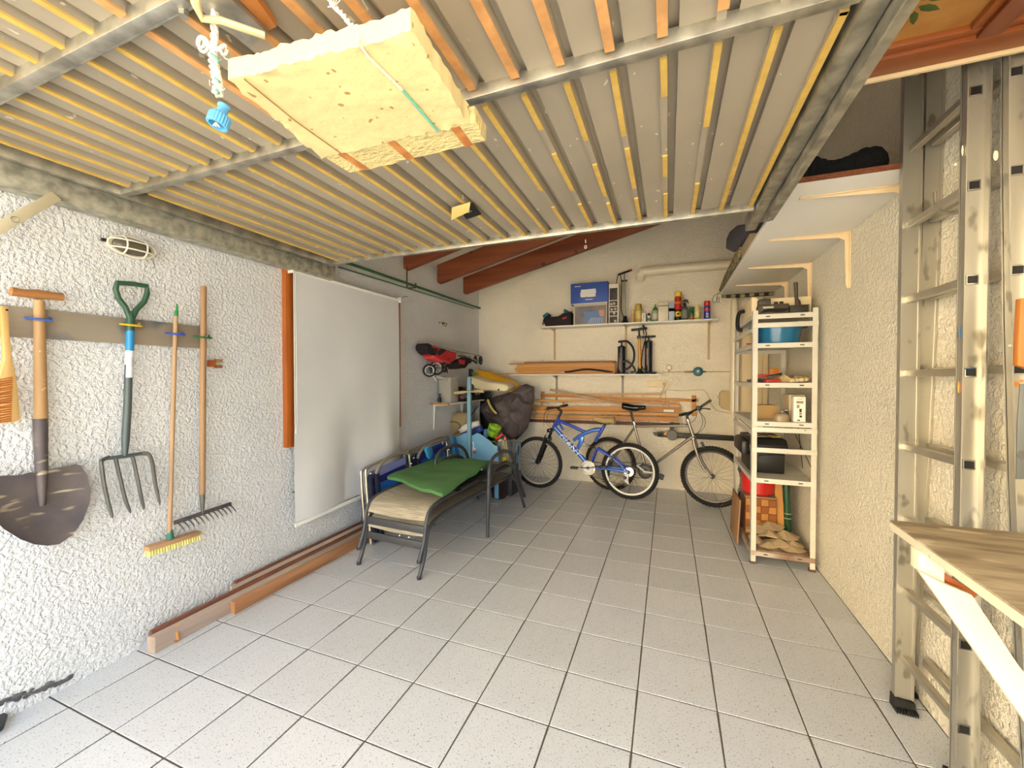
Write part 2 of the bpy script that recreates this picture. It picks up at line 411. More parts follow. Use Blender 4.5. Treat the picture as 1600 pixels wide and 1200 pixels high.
def cloth(u, v):
    y = by0+(by1-by0)*u; z = .375+(2.215-.375)*v
    t = 1-v
    w_ = .038*math.sin(u*9.0+1.2*math.sin(v*3))*t**1.5*(.3+u)+.016*math.sin((u*1.6+t*.9)*7)*t**1.2
    x = -.118+w_*.8+.012*math.sin(u*23+3*v)*t**3*u
    # pushed against the wall where the stacked chairs lean
    z += .03*u*t
    if u > .6: x += .10*max(0, (u-.75))*t
    return (max(x, -.145), y, z)
B().sheet(cloth, 60, 60, (-.0015, 0, 0)).build('blind_fabric', M['blindcloth'], blind)
B().cyl((-.122, by0-.01, 2.222), (-.122, by1+.01, 2.222), .014, n=14).build('roller_tube', M['white'], blind)
for y in (by0-.022, by1+.008): B().box(-.15, y, 2.196, -.098, y+.014, 2.25).build('bracket', M['white_metal'], blind, bevel=.003)
B().bar((-.118, by0-.004, .352), (-.112, by1, .40), .012, .03).build('bottom_bar', M['white'], blind, bevel=.002)
bb = B().tube([(-.105, 1.252, 2.2), (-.105, 1.252, 1.10), (-.105, 1.262, 1.07), (-.105, 1.272, 1.10), (-.105, 1.268, 2.2)], .002, 5)
bb.build('bead_chain', M['white'], blind)
B().cyl((-.105, 1.262, 1.075), (-.105, 1.262, 1.03), .004, n=8).build('chain_weight', M['white'], blind)

# ---------------------------------------------------------------- mounting board and tools
M['old_board'] = mat('weathered grey board', (158, 146, 126), .7, c2=(134, 122, 106), scale=5, stretch=(1, .2, 1))
spots(M['old_board'], (96, 102, 108), 5, .60, .72)
tag(B().box(-.165, -.40, 1.612, -.148, .672, 1.742).build('mounting_board', M['old_board'], bevel=.002), 'weathered grey board fixed along left wall behind the hanging tools', 'board')
def hook(name, label, p, c):
    q = V(p); m = mat(label[:20], c, .5)
    b = B().tube([q+V(a) for a in ((-.036, -.03, .004), (0, -.032, 0), (.03, -.024, -.003), (.036, 0, -.004), (.028, .026, -.003), (-.002, .034, 0), (-.008, .034, .014))], .0055, 7)
    return tag(b.build(name, m), label, 'hook', 'plastic coated wall hooks')
XT = -.112
def LT(x, y): return onX(XT, x, y)
hk = (60, 499)
hook('tool_hook', 'blue coated hook gripping the shovel handle', LT(62, 499), (70, 100, 180))
hook('tool_hook', 'yellow coated hook gripping the green digging fork', LT(206, 508), (214, 176, 40))
hook('tool_hook', 'blue coated hook gripping the deck brush handle', LT(275, 522), (58, 84, 190))
hook('tool_hook', 'green coated hook gripping the rake handle', LT(318, 527), (34, 110, 60))
ash = wood('worn ash handle', (192, 154, 102), (164, 124, 78), 2, s=16)
spots(ash, (214, 200, 170), 30, .70, .74)
# shovel
sh = thing('shovel', 'wooden T-handled shovel with broad rusty rounded blade hanging at left', 'shovel', LT(62, 850))
p0, p1 = LT(61, 470), LT(64, 660)
B().tube([p0, p1], [.017, .022], 16).build('shaft', ash, sh)
a, c_, b_ = LT(17, 455), LT(60, 460), LT(98, 464)
B().tube([a, a*.6+c_*.4+V((0, 0, -.002)), c_, c_*.5+b_*.5, b_], [.0185, .0165, .021, .017, .0175], 14).build('grip', wood('shovel grip wood', (186, 132, 76), (160, 106, 56), 1), sh)
steel = mat('rusty dark steel', (106, 96, 92), .62, .35, c2=(78, 72, 76), scale=6, detail=6)
spots(steel, (178, 164, 138), 11, .60, .68, (1, .6, 2.5)); 
B().tube([LT(63, 654), LT(64, 700), LT(65, 735), LT(66, 790)], [.0235, .0215, .020, .010], 14).build('socket', steel, sh)
ol = [(64, 738), (44, 738), (30, 742), (0, 743), (-22, 748), (-30, 762), (-28, 785), (-14, 808), (4, 826), (30, 842), (52, 850), (72, 852), (90, 850), (112, 835), (128, 812), (138, 785), (140, 765), (134, 742), (124, 727), (115, 725), (92, 730), (76, 733)]
cen = LT(62, 785)
def bl(pt, s_, dx): 
    q = LT(*pt); q = cen+(q-cen)*s_; q.x += dx; return q
b = B(); rings = [(1, .012), (.8, .0), (.5, -.012), (.2, -.016)]
vs = []; n = len(ol)
for s_, dx in rings: vs += [bl(p, s_, dx) for p in ol]
vs.append(bl((62, 785), 0, -.017)); k = len(vs)
vs2 = [v_+V((-.003, 0, 0)) for v_ in vs]
fs = []
for r in range(3):
    for i in range(n):
        j = (i+1) % n; fs.append((r*n+i, r*n+j, (r+1)*n+j, (r+1)*n+i)); fs.append((k+r*n+i, k+(r+1)*n+i, k+(r+1)*n+j, k+r*n+j))
for i in range(n):
    j = (i+1) % n; fs.append((3*n+i, 3*n+j, k-1)); fs.append((k+3*n+j, k+3*n+i, 2*k-1)); fs.append((i, k+i, k+j, j))
b._add(vs+vs2, fs); b.build('blade', steel, sh)
# digging fork
fk = thing('digging_fork', 'green D-handled digging fork with four curved grey tines', 'garden fork', LT(200, 800))
grn = mat('dark green plastic', (48, 84, 62), .42)
pts = [(200, 492), (193, 478), (184, 464), (180, 450), (182, 441), (206, 443), (230, 447), (231, 458), (226, 472), (215, 484), (208, 493)]
B().tube([LT(*p) for p in [(204, 500), (196, 480), (185, 466), (180.5, 452), (183, 442), (207, 443.5), (229, 447), (230, 458), (225, 472), (213, 484), (205, 500)]], .0125, 10).build('d_handle', grn, fk)
B().tube([LT(204, 486), LT(204, 500), LT(203, 525)], [.010, .0175, .0155], 14).build('collar', grn, fk)
gst = mat('grey green steel tube', (86, 96, 94), .45, .3)
B().tube([LT(203, 522), LT(199, 640), LT(196, 688), LT(195, 712)], [.0155, .0165, .0165, .011], 14).build('shaft', gst, fk)
B().tube([LT(203.6, 517), LT(202.5, 548)], .0168, 14).build('sticker', mat('blue sticker', (38, 140, 196), .4), fk)
B().tube([LT(202.5, 548), LT(201, 590)], .0168, 14).build('sticker', mat('white sticker', (226, 228, 226), .5), fk)
for k in range(7): 
    q = LT(204, 560+3*k); B().obox(q+V((.0162, .001, 0)), (.001, .012, .0016)).build('barcode_line', M['dark'], fk, smooth=False) if k < 5 else None
tg = [[(176, 716), (170, 714), (157, 719), (155, 726), (160, 760), (168, 790), (176, 810)], [(180, 716), (184, 745), (192, 778), (204, 802)], [(207, 714), (210, 740), (216, 770), (225, 797)], [(205, 711), (222, 708), (229, 709), (234, 722), (240, 755), (250, 790)]]
B().tube([LT(155, 722)+V((0, .01, 0)), LT(165, 716.5), LT(195, 713), LT(222, 708.5), LT(230, 710)], [.006, .009, .010, .009, .006], 8).build('crossbar', gst, fk)
tin = mat('worn grey steel', (108, 108, 102), .5, .5, var=.2)
for t in tg:
    t = t[1:] if t[0][0] in (176, 205) else t
    q = smooth_path([LT(*p) for p in t], 4); n = len(q)
    B().tube([p+V((.02*math.sin(i/(n-1)*pi), 0, 0)) for i, p in enumerate(q)], [.0085]*(n-3)+[.0075, .006, .0015], 8).build('tine', tin, fk)
# deck brush
db = thing('deck_brush', 'long wooden handle deck brush with green cap and pale yellow bristles', 'brush', LT(270, 860))
B().tube([LT(274.5, 494), LT(265, 832)], .0105, 12).build('handle', wood('pale handle', (192, 158, 118), (168, 132, 94), 2), db)
gp = mat('green plastic', (38, 140, 76), .4)
B().tube([LT(276.5, 475), LT(276.3, 484), LT(276, 486), LT(275, 496)], [.0035, .0045, .009, .009], 12).build('end_cap', gp, db)
B().tube([LT(266, 828), LT(266, 842)], [.011, .018], 12).build('socket', mat('teal socket', (44, 112, 92), .5), db)
hA, hB = LT(228, 858), LT(310, 832)
B().bar(hA, hB, .05, .024).build('brush_head', wood('brush head wood', (190, 150, 110), (170, 128, 90), 1), db, bevel=.005)
br = mat('pale yellow bristles', (226, 216, 130), .8); b = B()
for i in range(20):
    for dx in (-.014, .004, .020):
        p = hA.lerp(hB, (i+.5)/20)+V((dx, 0, -.01)); b.tube([p, p+V((rnd.uniform(0, .006), rnd.uniform(-.002, .002), -.028))], [.0045, .0065], 5)
tag(b.build('bristles', br, db, smooth=False), kind='stuff')
# rake
rk = thing('rake', 'long wooden handle iron rake hanging rightmost with teeth pointing out', 'rake', LT(320, 820))
B().tube([LT(318, 447), LT(318, 449), LT(316, 772)], [.013, .0155, .0155], 12).build('handle', wood('grey brown handle', (178, 138, 92), (144, 112, 82), 2), rk)
B().tube([LT(316, 770), LT(316.5, 802)], [.0155, .008], 10).build('socket', tin, rk)
rA, rB = LT(272, 817)+V((.0, 0, 0)), LT(361, 787)
B().bar(rA, rB, .012, .022).build('rake_bar', steel, rk, bevel=.002)
for i in range(12):
    p = rA.lerp(rB, (i+.5)/12)
    B().tube([p+V((.004, 0, -.004)), p+V((.03, 0, -.012)), p+V((.055, 0, -.03)), p+V((.06, .004, -.045))], [.0045, .004, .0035, .001], 6).build('tooth', steel, rk)
# hand brush at the frame edge
hb = thing('bench_brush', 'pale wooden bench brush with ginger bristles at far left edge', 'brush', LT(2, 655))
pw = wood('pale beech', (206, 166, 102), (190, 148, 84), 2)
B().slab([LT(-4, 478), LT(8, 480), LT(10, 520), LT(14, 560), LT(20, 588), LT(27, 655), LT(16, 660), LT(-6, 660), LT(-6, 590), LT(2, 560)], (.03, 0, 0)).build('handle', pw, hb, bevel=.004)
b = B()
for i in range(20):
    for j in range(4):
        p = LT(14-.1*i, 590+i*3.5)+V((.006+j*.008, 0, 0)); b.tube([p, p+V((rnd.uniform(-.003, .003), -.07, -.006-rnd.random()*.012))], .0035, 4)
tag(b.build('bristles', mat('ginger bristles', (170, 98, 34), .8), hb, smooth=False), kind='stuff')
B().cyl(LT(5, 485)+V((.03, 0, 0)), LT(5, 485)+V((.0315, 0, 0)), .004).build('hanging_hole', M['black'], hb)
# little wooden block
wb = thing('wooden_block', 'small orange wooden block screwed to wall right of the rake', 'block', onX(-.15, 333, 575))
B().obox(onX(-.145, 330, 568), (.03, .034, .040)).build('block', M['orange_wood'], wb, bevel=.002)
B().obox(onX(-.14, 341, 564), (.036, .030, .019)).build('block', wood('pale block', (176, 130, 84), (150, 104, 60), 1), wb, bevel=.002)
B().obox(onX(-.14, 341, 573), (.036, .030, .018)).build('block', wood('brown block', (150, 98, 56), (120, 72, 40), 1), wb, bevel=.002)

# ---------------------------------------------------------------- bulkhead lamps
def bulkhead(label, c, s, name='bulkhead_lamp'):
    c = V(c); t = thing(name, label, 'lamp', c); L_ = .082*s; H = .040*s; D = .04*s
    def ring(k, dx, sc=1): return [c+V((dx, L_*sc*cos(2*pi*i/28), H*sc*sin(2*pi*i/28))) for i in range(28)]
    b = B(); b.lathe([(1, 0), (1, .016), (.9, .02), (0, .02)], c+V((-.02, 0, 0)), Matrix(((0, 0, 1), (L_, 0, 0), (0, H, 0))), 28)
    b.build('base', mat('yellowed white plastic', (206, 198, 170), .5), t)
    b = B(); b.ball(c+V((-.002, 0, 0)), (D*.75, L_*.84, H*.84), 20, 12); b.build('glass_cover', mat('smoked glass', (120, 110, 92), .15, trans=.35, alpha=1), t)
    m = mat('white wire guard', (232, 226, 208), .4)
    b = B().tube(ring(0, .004), .0036*s, 6, closed=True)
    for z in (-.42, .42):
        hl = L_*math.sqrt(1-z*z); b.tube([c+V((.002+D*sin(pi*i/12), -hl*cos(pi*i/12), H*z)) for i in range(13)], .0033*s, 6)
    for y in (-.42, .42):
        hl = H*math.sqrt(1-y*y); b.tube([c+V((.002+D*.98*sin(pi*i/12), L_*y, -hl*cos(pi*i/12))) for i in range(13)], .0033*s, 6)
    b.build('wire_guard', m, t)
    B().cyl(c+V((-.012, -L_-.016, .006)), c+V((-.012, -L_+.004, .006)), .007*s).build('cable_gland', M['black'], t)
    return t
bulkhead('oval caged bulkhead lamp on left wall above the hanging tools', (-.140, .318, 2.108), 1.22)
bulkhead('small caged lamp high on left wall near the back corner', (-.212, 3.555, 2.112), 1.0)
cb = B().tube([onX(-.15, 236, 402), onX(-.145, 240, 409), onX(-.15, 242, 417), onX(-.155, 238, 419)], .0015, 5)
tag(cb.build('cable_stub', M['dark']), 'bent dark wire stub hanging below the oval caged lamp', 'wire')

# ---------------------------------------------------------------- green pole on iron hooks
gpole = thing('green_pole', 'long green pole resting on iron hooks high on left wall', 'pole', (-.1, 3, 2.43))
B().cyl((-.10, 1.75, 2.405), (-.135, 4.36, 2.445), .0135).build('pole', mat('dark green paint', (34, 92, 52), .4), gpole)
B().cyl((-.135, 4.34, 2.444), (-.136, 4.44, 2.446), .0165).build('end_cap', mat('green cap', (30, 110, 60), .4), gpole)
tag(B().cyl((-.165, 1.75, 2.37), (-.19, 4.36, 2.43), .006).build('thin_rod', mat('thin green rod', (58, 110, 74), .5)), 'thin green rod against the wall below the green pole', 'rod')
p = onX(-.10, 630, 405)
ir = mat('rusty iron', (92, 52, 36), .7, .3)
b = B().tube([V((-.13, 2.66, 2.60)), V((-.13, 2.66, 2.385)), V((-.10, 2.67, 2.375)), V((-.055, 2.70, 2.382)), V((-.05, 2.705, 2.43))], .0075, 8)
tag(b.build('iron_hook', ir), 'rusty iron hook hanging from rafter and holding the green pole', 'hook')
tag(B().tube([onX(-.195, 629, 465), onX(-.18, 632, 463), onX(-.18, 637, 464)], .003, 6).build('wall_screw', M['dark']), 'small dark screw in wall beside top of the window', 'screw')
tag(B().tube([onX(-.185, 457, 769), onX(-.13, 463, 769)], .004, 6).build('wall_peg', M['dark']), 'small dark peg in left wall beside the blind bottom', 'peg')

# ---------------------------------------------------------------- boards lying along the wall foot
M['paleboard'] = wood('pale pinkish board', (186, 166, 148), (158, 138, 124), 1, rough=.7, s=12)
M['redboard'] = wood('red brown moulding', (128, 78, 56), (100, 58, 40), 1, s=12)
def lboard(label, name, x0, z0, x1, z1, ya, yb, m, notch=False):
    b = B(); 
    if notch: 
        b.slab([(x0, ya, z0), (x0, yb, z0), (x1, yb, z0), (x1, ya+.012, z0)], (0, 0, z1-z0))
    else: b.box(x0, ya, z0, x1, yb, z1)
    return tag(b.build(name, m, bevel=.003), label, 'board', 'long boards on the floor by the left wall')
lboard('pale chipped board standing on edge at wall foot, reaching nearest the viewer', 'timber_board', -.100, 0, -.055, .085, .335, 2.9, M['paleboard'], True)
lboard('thin red brown moulding standing behind the pale chipped board', 'timber_moulding', -.128, 0, -.104, .10, .36, 3.3, M['redboard'])
lboard('second pale board further along, behind the orange plank', 'timber_board', -.148, 0, -.132, .125, .80, 3.3, M['paleboard'])
lboard('dark red moulding highest against the wall under the blind', 'timber_moulding', -.1475, .127, -.1275, .142, .82, 3.3, M['redboard'])
lboard('orange brown plank lying on floor in front of the pale boards', 'timber_plank', -.050, 0, -.012, .075, .735, 2.7, wood('orange plank', (184, 134, 92), (152, 104, 66), 1, s=14))
tag(B().tube([onX(-.075, 452/2+50, 975), onX(-.052, 277, 990), onX(-.052, 279, 1000), onX(-.053, 272, 1003)], .008, 6, flat=.4).build('wood_splinter', M['pine_y']), 'broken orange splinter on the pale chipped board', 'splinter')
tag(B().slab([onZ(.012, 0, 1118), onZ(.012, 12, 1122), onZ(.012, 6, 1140), onZ(.012, -6, 1150)], (0, 0, .02)).build('dark_rag', M['dark'], bevel=.004), 'scrap of dark cloth at the lower left floor edge', 'cloth')

# ---------------------------------------------------------------- polystyrene block slung under the door
ps = mat('yellowed polystyrene', (224, 206, 150), .85, bump=.06, bscale=26, var=.05, scale=5)
ps2 = mat('yellowed polystyrene scored', (222, 202, 142), .85, bump=.12, bscale=60, bstretch=(1, 1.6, 1), var=.08, scale=9)
blk = thing('polystyrene_block', 'yellowed polystyrene slab slung beneath the ribbed garage door', 'polystyrene block', (1.7, -.1, 2.1))
ZP = 2.12
quad = [onZ(ZP, *p) for p in ((356, 126), (643, 50), (732, 192), (503, 247))]
b = B()
n1, n2 = 40, 24
def pf(u, v, top):
    e = quad[0].lerp(quad[1], u); f = quad[3].lerp(quad[2], u); p = e.lerp(f, v)
    edge = min(u, 1-u, v, 1-v)
    j = .004*noise.noise(p*45)*.5+(.008*noise.noise(p*60) if edge < .02 else 0)
    d = (quad[0]+quad[2])/2-p
    if edge < .001: p = p+V((noise.noise(p*40+V((9, 0, 0))), noise.noise(p*40), 0))*.006
    return V((p.x, p.y, ZP+j if not top else ZP+.045+j))
bv = []; 
for top in (0, 1):
    for j in range(n2+1):
        for i in range(n1+1): bv.append(pf(i/n1, j/n2, top))
W = n1+1; K = W*(n2+1); fs = []
for j in range(n2):
    for i in range(n1):
        a = j*W+i; fs.append((a, a+W, a+W+1, a+1)); fs.append((K+a, K+a+1, K+a+W+1, K+a+W))
for i in range(n1): fs.append((i, i+1, K+i+1, K+i)); a = n2*W+i; fs.append((a, K+a, K+a+1, a+1))
for j in range(n2): a = j*W; fs.append((a, K+a, K+a+W, a+W)); a = j*W+n1; fs.append((a, a+W, K+a+W, K+a))
b._add(bv, fs); b.build('slab', ps, blk, bevel=0)
# scored strip behind
q2 = [onZ(2.125, *p) for p in ((503, 244), (742, 190), (762, 222), (548, 271))]
mid = [q2[3].lerp(q2[2], t)+V((rnd.uniform(-.004, .004), rnd.uniform(-.008, .006), 0)) for t in [i/12 for i in range(13)]]
B().slab([q2[0], q2[1]]+mid[::-1], (0, 0, .045)).build('scored_strip', ps2, blk, bevel=.003, seg=1)
m = mat('rusty orange tape', (206, 142, 78), .7, c2=(176, 108, 52), scale=30)
for t in (.13, .48, .88):
    a = q2[0].lerp(q2[1], t); c = q2[3].lerp(q2[2], t)
    B().slab([a.lerp(c, .05)+V((-.012, 0, -.002)), a.lerp(c, .05)+V((.014, 0, -.002)), a.lerp(c, .96)+V((.014, 0, -.002)), a.lerp(c, .96)+V((-.012, 0, -.002))], (0, 0, .002)).build('tape', m, blk, smooth=False)
def under(p): return onZ(ZP-.004, *p)
B().tube([onZ(2.19, 374, 100), onZ(2.16, 380, 115)+V((0, -.004, 0)), under((382, 124)), under((460, 188)), under((533, 240))], .0016, 5).build('cord', mat('brown string', (150, 116, 60), .8), blk)
B().tube([onZ(2.19, 558, 40), under((560, 68)), under((575, 88)), under((628, 140))], .0032, 6).build('cord', M['cord'], blk)
B().tube([under((628, 140)), under((650, 165)), under((684, 205))], .0036, 6).build('cord', mat('turquoise cord', (110, 190, 168), .7), blk)
# ropes up to the door
for pts, nm, lb in (([(560, 44, 2.185), (548, 38, 2.22), (535, 22, 2.26), (522, 10, 2.28), (512, -8, 2.3)], 'twisted_cord', 'twisted cord knotted above far end of the polystyrene slab'),
                    ([(384, 100, 2.187), (374, 104, 2.20), (355, 92, 2.21), (348, 82, 2.23)], 'tie_wire', 'thin wire tying polystyrene slab to the hanging rope')):
    q = smooth_path([onZ(z, x, y) for x, y, z in pts], 5)
    b = B().tube([p+V((.004*cos(i*1.4), .004*sin(i*1.4), 0)) for i, p in enumerate(q)], .0035 if nm[0] == 't' and 'cord' in nm else .0014, 6)
    if 'cord' in nm:
        b.tube([p+V((-.004*cos(i*1.4), -.004*sin(i*1.4), 0)) for i, p in enumerate(q)], .0035, 6)
        for k in range(9): b.tube([q[-6]+V((0, 0, .0)), q[-6]+V((rnd.uniform(-.02, .02), rnd.uniform(-.02, .01), rnd.uniform(-.02, .02)))], .0012, 4)
    tag(b.build(nm, M['cord']), lb, 'cord')
# hanging rope with the blue hose connector
hr = thing('hanging_rope', 'frayed knotted pale rope hanging from the garage door lock lever', 'rope', onY(-.3, 338, 150))
def RP(x, y, dy=0): return onY(-.3+dy, x, y)
b = B()
base = smooth_path([RP(333, -30), RP(335, 20), RP(335, 60), RP(333, 85), RP(336, 110), RP(340, 130), RP(340, 148)], 6)
for ph in (0, 2.1, 4.2):
    b.tube([p+V((cos(i*.9+ph), sin(i*.9+ph), 0))*(.0045 if i < 18 else .0075) for i, p in enumerate(base)], .0042, 6)
b.build('rope_strands', M['cord'], hr)
b = B()
for c0, r0 in (((318, 70), 9), ((314, 66), 7), ((350, 78), 6)):
    b.tube([RP(c0[0]+r0*cos(t*2*pi/12)*.8, c0[1]+r0*sin(t*2*pi/12)*1.3, .004*sin(t)) for t in range(12)], .0032, 6, closed=True)
b.tube(smooth_path([RP(318, 60), RP(326, 72), RP(338, 78), RP(348, 72)], 4), .0045, 6)
for k in range(26):
    p = RP(rnd.uniform(328, 346), rnd.uniform(85, 150)); b.tube([p, p+V((rnd.uniform(-.016, .016), rnd.uniform(-.01, .01), rnd.uniform(-.01, .006)))], .0009, 4)
b.build('knot', M['cord'], hr)
b = B(); 
b.tube(smooth_path([RP(330, 84, -.006), RP(338, 90, -.008), RP(342, 98, -.006)], 4), .003, 6); b.tube([RP(336, 122, -.009), RP(343, 128, -.008)], .003, 6); b.tube([RP(338, 140, -.009), RP(342, 146, -.008)], .003, 6)
tag(b.build('blue_thread', mat('blue green thread', (96, 150, 140), .7), hr), kind='stuff')
spots(ps, (176, 140, 76), 42, .70, .74, detail=1)
blu = mat('sky blue plastic', (88, 160, 206), .35)
hc = thing('hose_connector', 'sky blue ribbed hose connector tied to end of hanging rope', 'hose connector', RP(339, 198))
c = RP(339, 196); R0 = Matrix.Rotation(radians(-14), 3, 'X') @ Matrix.Rotation(radians(8), 3, 'Y')
B().lathe([(.0125, .027), (.0135, .03), (.0125, .034), (.011, .036), (.011, .046), (.013, .048), (.013, .052), (.009, .054), (0, .054)], c, R0, 20).build('spigot', blu, hc)
n = 44; prof = []
b = B(); vs = []; fs = []
for z, s_ in ((0, .96), (.003, 1), (.022, 1), (.028, .86)):
    for k in range(n): 
        r = .0225*s_*(1 if k % 2 else .93); vs.append(c+R0@V((r*cos(2*pi*k/n), r*sin(2*pi*k/n), z)))
for z, r in ((0, .0165), (.02, .0155)):
    for k in range(n): vs.append(c+R0@V((r*cos(2*pi*k/n), r*sin(2*pi*k/n), z)))
for i in (0, 1, 2):
    for k in range(n): fs.append((i*n+k, i*n+(k+1) % n, (i+1)*n+(k+1) % n, (i+1)*n+k))
for k in range(n): fs.append((k, 4*n+k, 4*n+(k+1) % n, (k+1) % n)); fs.append((4*n+k, 5*n+k, 5*n+(k+1) % n, 4*n+(k+1) % n))
fs.append(tuple(5*n+k for k in range(n))); fs.append(tuple(3*n+k for k in range(n)))
b._add(vs, fs); b.build('ribbed_collar', blu, hc, ang=20)
b = B()
for k in range(5): b.tube([c+V((.004, -.004, .004)), c+V((rnd.uniform(.0, .012), rnd.uniform(-.012, 0), -.006))], .0016, 4)
b.build('frayed_end', M['cord'], hc)
# chain links hanging from the door rear bar
ch = thing('chain', 'short white chain hanging from rear bar of garage door', 'chain', onY(1.46, 915, 390))
for k, y in enumerate((378, 387)):
    c = onY(1.46, 915, y-1); B().torus(c, .006, .0018, 16, 5, Matrix.Rotation(pi/2, 3, 'X') if k else Matrix.Rotation(pi/2, 3, 'Y'), 1 if k else 1.5, 1.5 if k else 1).build('link', M['white_metal'], ch)
# ---------------------------------------------------------------- high shelf on the right wall
HS = thing('high_shelf', 'long white shelf high on right wall carried by white brackets', 'shelf', (3.22, 2.7, 2.35))
B().box(2.965, 1.335, 2.35, XR, 4.10, 2.372).build('shelf_board', M['white'], HS, bevel=.001)
B().box(2.965, 1.325, 2.35, XR, 1.3345, 2.3722).build('raw_edge', mat('raw chipboard edge', (124, 70, 40), .8, var=.2, scale=60), HS, smooth=False)
crm = mat('cream painted bracket', (232, 208, 168), .5)
for y in (1.52, 2.20, 2.94, 3.62):
    b = B(); b.prism([(XR-.004, 2.00), (XR-.004, 2.348), (3.05, 2.348), (3.05, 2.342), (XR-.06, 2.318), (XR-.03, 2.30), (XR-.022, 2.02), (XR-.014, 2.0)], 1, y-.003, y+.003)
    b.box(3.05, y-.014, 2.343, XR-.002, y+.014, 2.349); b.box(XR-.008, y-.016, 2.0, XR-.001, y+.016, 2.348)
    b.build('bracket', crm, HS, bevel=.001, seg=1)
# things on and over the high shelf
m = mat('black plush cloth', (16, 16, 18), .95, bump=.1, bscale=40)
b = B()
for k in range(10):
    p = V((3.02+.035*k, 1.50+.03*rnd.random(), 2.372+.043)); b.ball(p+V((0, 0, .035)), (.06, .09, .07+.018*sin(k*.9)), 12, 8)
tag(b.build('black_bag', m), 'lumpy black bag lying on near end of the high shelf', 'bag')
gry = mat('grey violet cloth', (92, 88, 98), .9, bump=.03, bscale=20)
tag(B().box(2.968, 2.40, 2.373, 3.10, 3.35, 2.47).build('pale_board_box', mat('pale card box', (176, 156, 122), .8), bevel=.004), 'pale flat box under the grey garment on high shelf edge', 'box')
b = B()
P_ = [onX(2.96, *p) for p in ((1151, 352), (1168, 350), (1166, 358), (1160, 372), (1153, 388), (1144, 394), (1134, 389), (1135, 372), (1140, 361))]
for p in P_: p.z = max(p.z, 2.472)
b.slab(P_, (.16, .0, .0)); tag(b.build('grey_garment', gry, bevel=.012), 'folded grey garment heaped at the edge of the high shelf', 'garment')
camo = mat('leaf pattern webbing', (44, 42, 36), .9, c2=(176, 160, 120), scale=45, detail=1)
ys = [2.72, 2.9, 3.17, 3.53, 3.84, 4.03]; zt_ = [2.470, 2.475, 2.462, 2.452, 2.425, 2.40]
b = B(); b.slab([(2.945, y, z) for y, z in zip(ys, zt_)]+[(2.945, y, 2.373) for y in ys[::-1]], (.022, 0, 0)); b.slab([(2.966, y, z) for y, z in zip(ys[3:], zt_[3:])]+[(2.966, y, 2.3735) for y in ys[:2:-1]], (.09, 0, 0))
tag(b.build('patterned_bag', camo, bevel=.004), 'narrow leaf-patterned bag lying along edge of the high shelf', 'bag')
b = B()
for dx in (0, 5):
    b.tube([V((2.985, 4.08, 2.376))]+smooth_path([V((2.955, 4.08, 2.37))]+[onY(4.09, *p) for p in ((1116+dx, 462), (1113+dx*1.4, 470), (1118+dx, 473), (1122+dx*.4, 464))], 5), .006, 6, flat=.4)
tag(b.build('strap_loop', M['black']), 'black strap loops dangling at far corner of high shelf', 'strap')
st = thing('striped_strap', 'black and beige striped mat rolled at far end of high shelf', 'mat', (3.2, 4.13, 2.32))
for k in range(11):
    x = 2.98+.045*k
    B().tube([(x, 4.125, 2.335), (x+.0455, 4.125, 2.335)], [.022*sin(pi*min(1, (k+.8)/3)) if k < 2 else .022]*2, 10).build('stripe', M['black'] if k % 2 else mat('olive beige cloth', (140, 128, 92), .9) if k == 0 else bpy.data.materials['olive beige cloth'], st)

# ---------------------------------------------------------------- panelled door stored overhead
pd = thing('stored_door', 'orange wooden panelled door lying overhead with painted flowers panel', 'door', (3.2, .4, 2.52))
M['door_wood'] = wood('orange door wood', (158, 90, 44), (124, 62, 28), 0, rough=.4, s=10)
pn = mat('ochre painted panel', (184, 134, 68), .6, c2=(150, 98, 44), scale=5, detail=5); spots(pn, (226, 190, 120), 7, .62, .7)
e0, e1 = 2.935, XR-.005; yb, yf = .832, -.9; zb = 2.468
B().box(e0, yb-.012, zb-.012, e1, yb, zb+.03).build('white_edge', mat('cream painted edge', (226, 204, 160), .6), pd, bevel=.001)
B().box(e0, yb-.10, zb, e1, yb-.012, zb+.04).build('door_rail', M['door_wood'], pd, bevel=.003)
B().box(e0, yb-.13, zb+.012, e1, yb-.10, zb+.04).build('moulding', M['door_wood'], pd, bevel=.003)
B().box(3.30, yf, zb, 3.36, yb-.10, zb+.04).build('door_stile', wood('door wood y', (150, 74, 28), (120, 52, 18), 1, rough=.4, s=10), pd, bevel=.003)
B().box(3.272, yf, zb+.012, 3.30, yb-.13, zb+.04).build('moulding', wood('door wood y2', (176, 100, 40), (140, 70, 26), 1, rough=.4, s=10), pd, bevel=.003)
for x0, x1 in ((e0, 3.272), (3.36, e1)):
    B().box(x0, yf, zb+.03, x1, yb-.13, zb+.038).build('panel', pn, pd, smooth=False)
lf = mat('painted leaf green', (64, 84, 30), .6); pk = mat('painted flower brown', (110, 60, 36), .6)
for x, y, a, s_, mm in ((1452, 12, .5, .035, lf), (1428, 28, 1.2, .03, lf), (1468, -4, .2, .03, lf), (1418, 22, .6, .022, pk), (1424, 6, 2.0, .02, pk), (1440, -6, .9, .025, pk)):
    c = onZ(zb+.0295, x, y)
    B().slab([c+V((cos(a)*s_*u-sin(a)*s_*v_, sin(a)*s_*u+cos(a)*s_*v_, 0)) for u, v_ in ((-1, 0), (-.4, .3), (.3, .28), (1, 0), (.3, -.28), (-.4, -.3))], (0, 0, -.0012)).build('painted_leaf', mm, pd, smooth=False)

